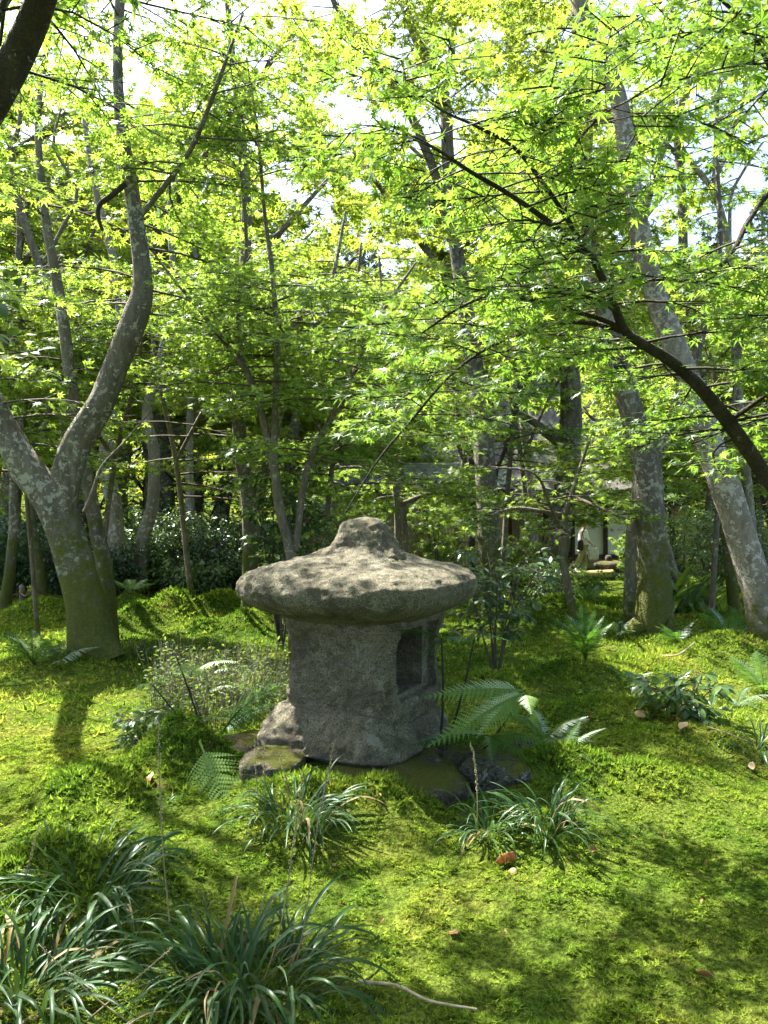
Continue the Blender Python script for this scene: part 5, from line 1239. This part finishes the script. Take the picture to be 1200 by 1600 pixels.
# weed patch left of the lantern
rs = np.random.default_rng(12); acc = Acc(); node = []; na = []
for k in range(560):
    px, Y = rs.uniform(235, 445), rs.uniform(4.5, 6.0); c_ = gpix(px, Y); h = rs.uniform(.2, .48); ln = rs.normal(0, .12, 2) * h
    p = np.array([c_, c_ + A(ln[0] * .4, ln[1] * .4, h * .5), c_ + A(ln[0], ln[1], h)])
    acc.add(*tube(p, [.0022, .0018, .001], 3, 1))
    for j in range(7): node.append(c_ + (p[2] - c_) * rs.uniform(.25, 1)); na.append(rs.uniform(0, 6.28))
wd = tag(acc.build('wild_weeds', M['twig'], None, (0, 0, 0)), 'thicket of thin wild weeds left of the lantern body', 'weeds', kind='stuff')
tag(mk('weed_leaves', *leaves(np.array(node), np.array(na), rs.normal(.35, .5, len(na)), .036, OVAL, rs, .004, .6), M['weed'], wd, (0, 0, 0), False), kind='stuff')

# ------------------------------------------------------------------ fallen leaves and twigs
def fallen(label, px, py, s, mat, seed, up=.02):
    Y = EYE * F_PX / (py - 800)
    for _ in range(6): Y = (EYE - gz((px - 600) / F_PX * Y, Y)) * F_PX / (py - 800)
    rs = np.random.default_rng(seed); tV, tF = ellip(.3, 5, .5); tV = tV.copy(); tV[:, 2] += .5 * (tV[:, 0] - .5) ** 2 + .1 * np.sin(tV[:, 1] * 9)
    c_ = gpix(px, Y) + A(0, 0, up); Rm = rot_zyx(np.array([rs.uniform(0, 6.28)]), np.array([rs.normal(.1, .3)]), np.array([rs.normal(0, .4)]))
    V, F = scatter(tV, tF, c_[None], Rm, np.array([s]))
    o = mk('fallen_leaf', V, F, M[mat], None, c_); o.modifiers.new('thickness', 'SOLIDIFY').thickness = .0015
    tag(o, label, 'leaf')
for k, a_ in enumerate((('curled orange-tan leaf on the moss hump at the right', 1070, 1165, .085, 'deadpale'), ('brown leaf on the sunny moss at the bottom right', 1088, 1530, .055, 'deadleaf'), ('brown curled leaf on the moss at the bottom centre', 716, 1470, .045, 'deadleaf'),
                        ('red-brown leaf on the moss left of the pale fern', 236, 1230, .065, 'deadleaf'), ('crumpled brown leaf under the right strappy clumps', 810, 1352, .10, 'deadleaf'), ('pale leaf in front of the right strappy clumps', 797, 1372, .035, 'deadpale'),
                        ('grey pale leaf lying on the moss behind the fallen tan leaf', 992, 1122, .075, 'deadpale'), ('small brown leaf on the moss right of the rocks', 926, 1136, .06, 'deadleaf'), ('yellow fallen leaf below the middle strappy clump', 415, 1344, .05, 'deadpale'),
                        ('tiny orange leaf on the moss below the slab', 524, 1362, .035, 'deadleaf'), ('pale leaf near the right edge clump', 1172, 1206, .06, 'deadpale'), ('small pale leaf right of the dark strappy clump', 935, 1338, .05, 'deadleaf'))):
    fallen(*a_, 200 + k)
rs = np.random.default_rng(31); n = 700
yy = np.sqrt(rs.uniform(1.9 ** 2, 9 ** 2, n)); xx = rs.uniform(-.6, .6, n) * yy
lit = ellip(.16, 1, .4)
V, F = scatter(lit[0], lit[1], np.stack([xx, yy, ground(xx, yy) + .022], -1), rot_zyx(rs.uniform(0, 6.28, n), rs.normal(0, .3, n), rs.normal(0, .6, n)), rs.uniform(.012, .034, n))
M['litter'] = leaf_mat('litter', [(.10, .055, .025), (.2, .11, .04), (.3, .2, .09), (.14, .08, .03)], [(.3, .15, .05), (.4, .25, .1)], .3, .02, .6)
tag(mk('leaf_litter', V, F, M['litter'], smooth=False), 'tiny brown bits of leaf litter scattered over the moss', 'litter', kind='stuff')
def twig(label, pts, r, mat):
    pp = []
    for px, py in pts:
        Y = EYE * F_PX / (py - 800)
        for _ in range(6): Y = (EYE - gz((px - 600) / F_PX * Y, Y)) * F_PX / (py - 800)
        pp.append(gpix(px, Y) + A(0, 0, .03))
    tag(mk('fallen_twig', *tube(np.array(pp), np.linspace(r, r * .6, len(pp)), 6, 4, .1), M[mat], None, pp[0]), label, 'twig')
twig('pale dry twig curving over the moss at the bottom edge', [(560, 1550), (620, 1556), (670, 1580), (745, 1594)], .005, 'straw')
twig('short pale twig on the moss near the right edge', [(1105, 1170), (1140, 1172), (1175, 1170)], .004, 'straw')
twig('short pale stick on the moss beyond the dark fern', [(1035, 1030), (1060, 1028), (1085, 1034)], .008, 'straw')
print('TRIANGLES', TRIS[0])
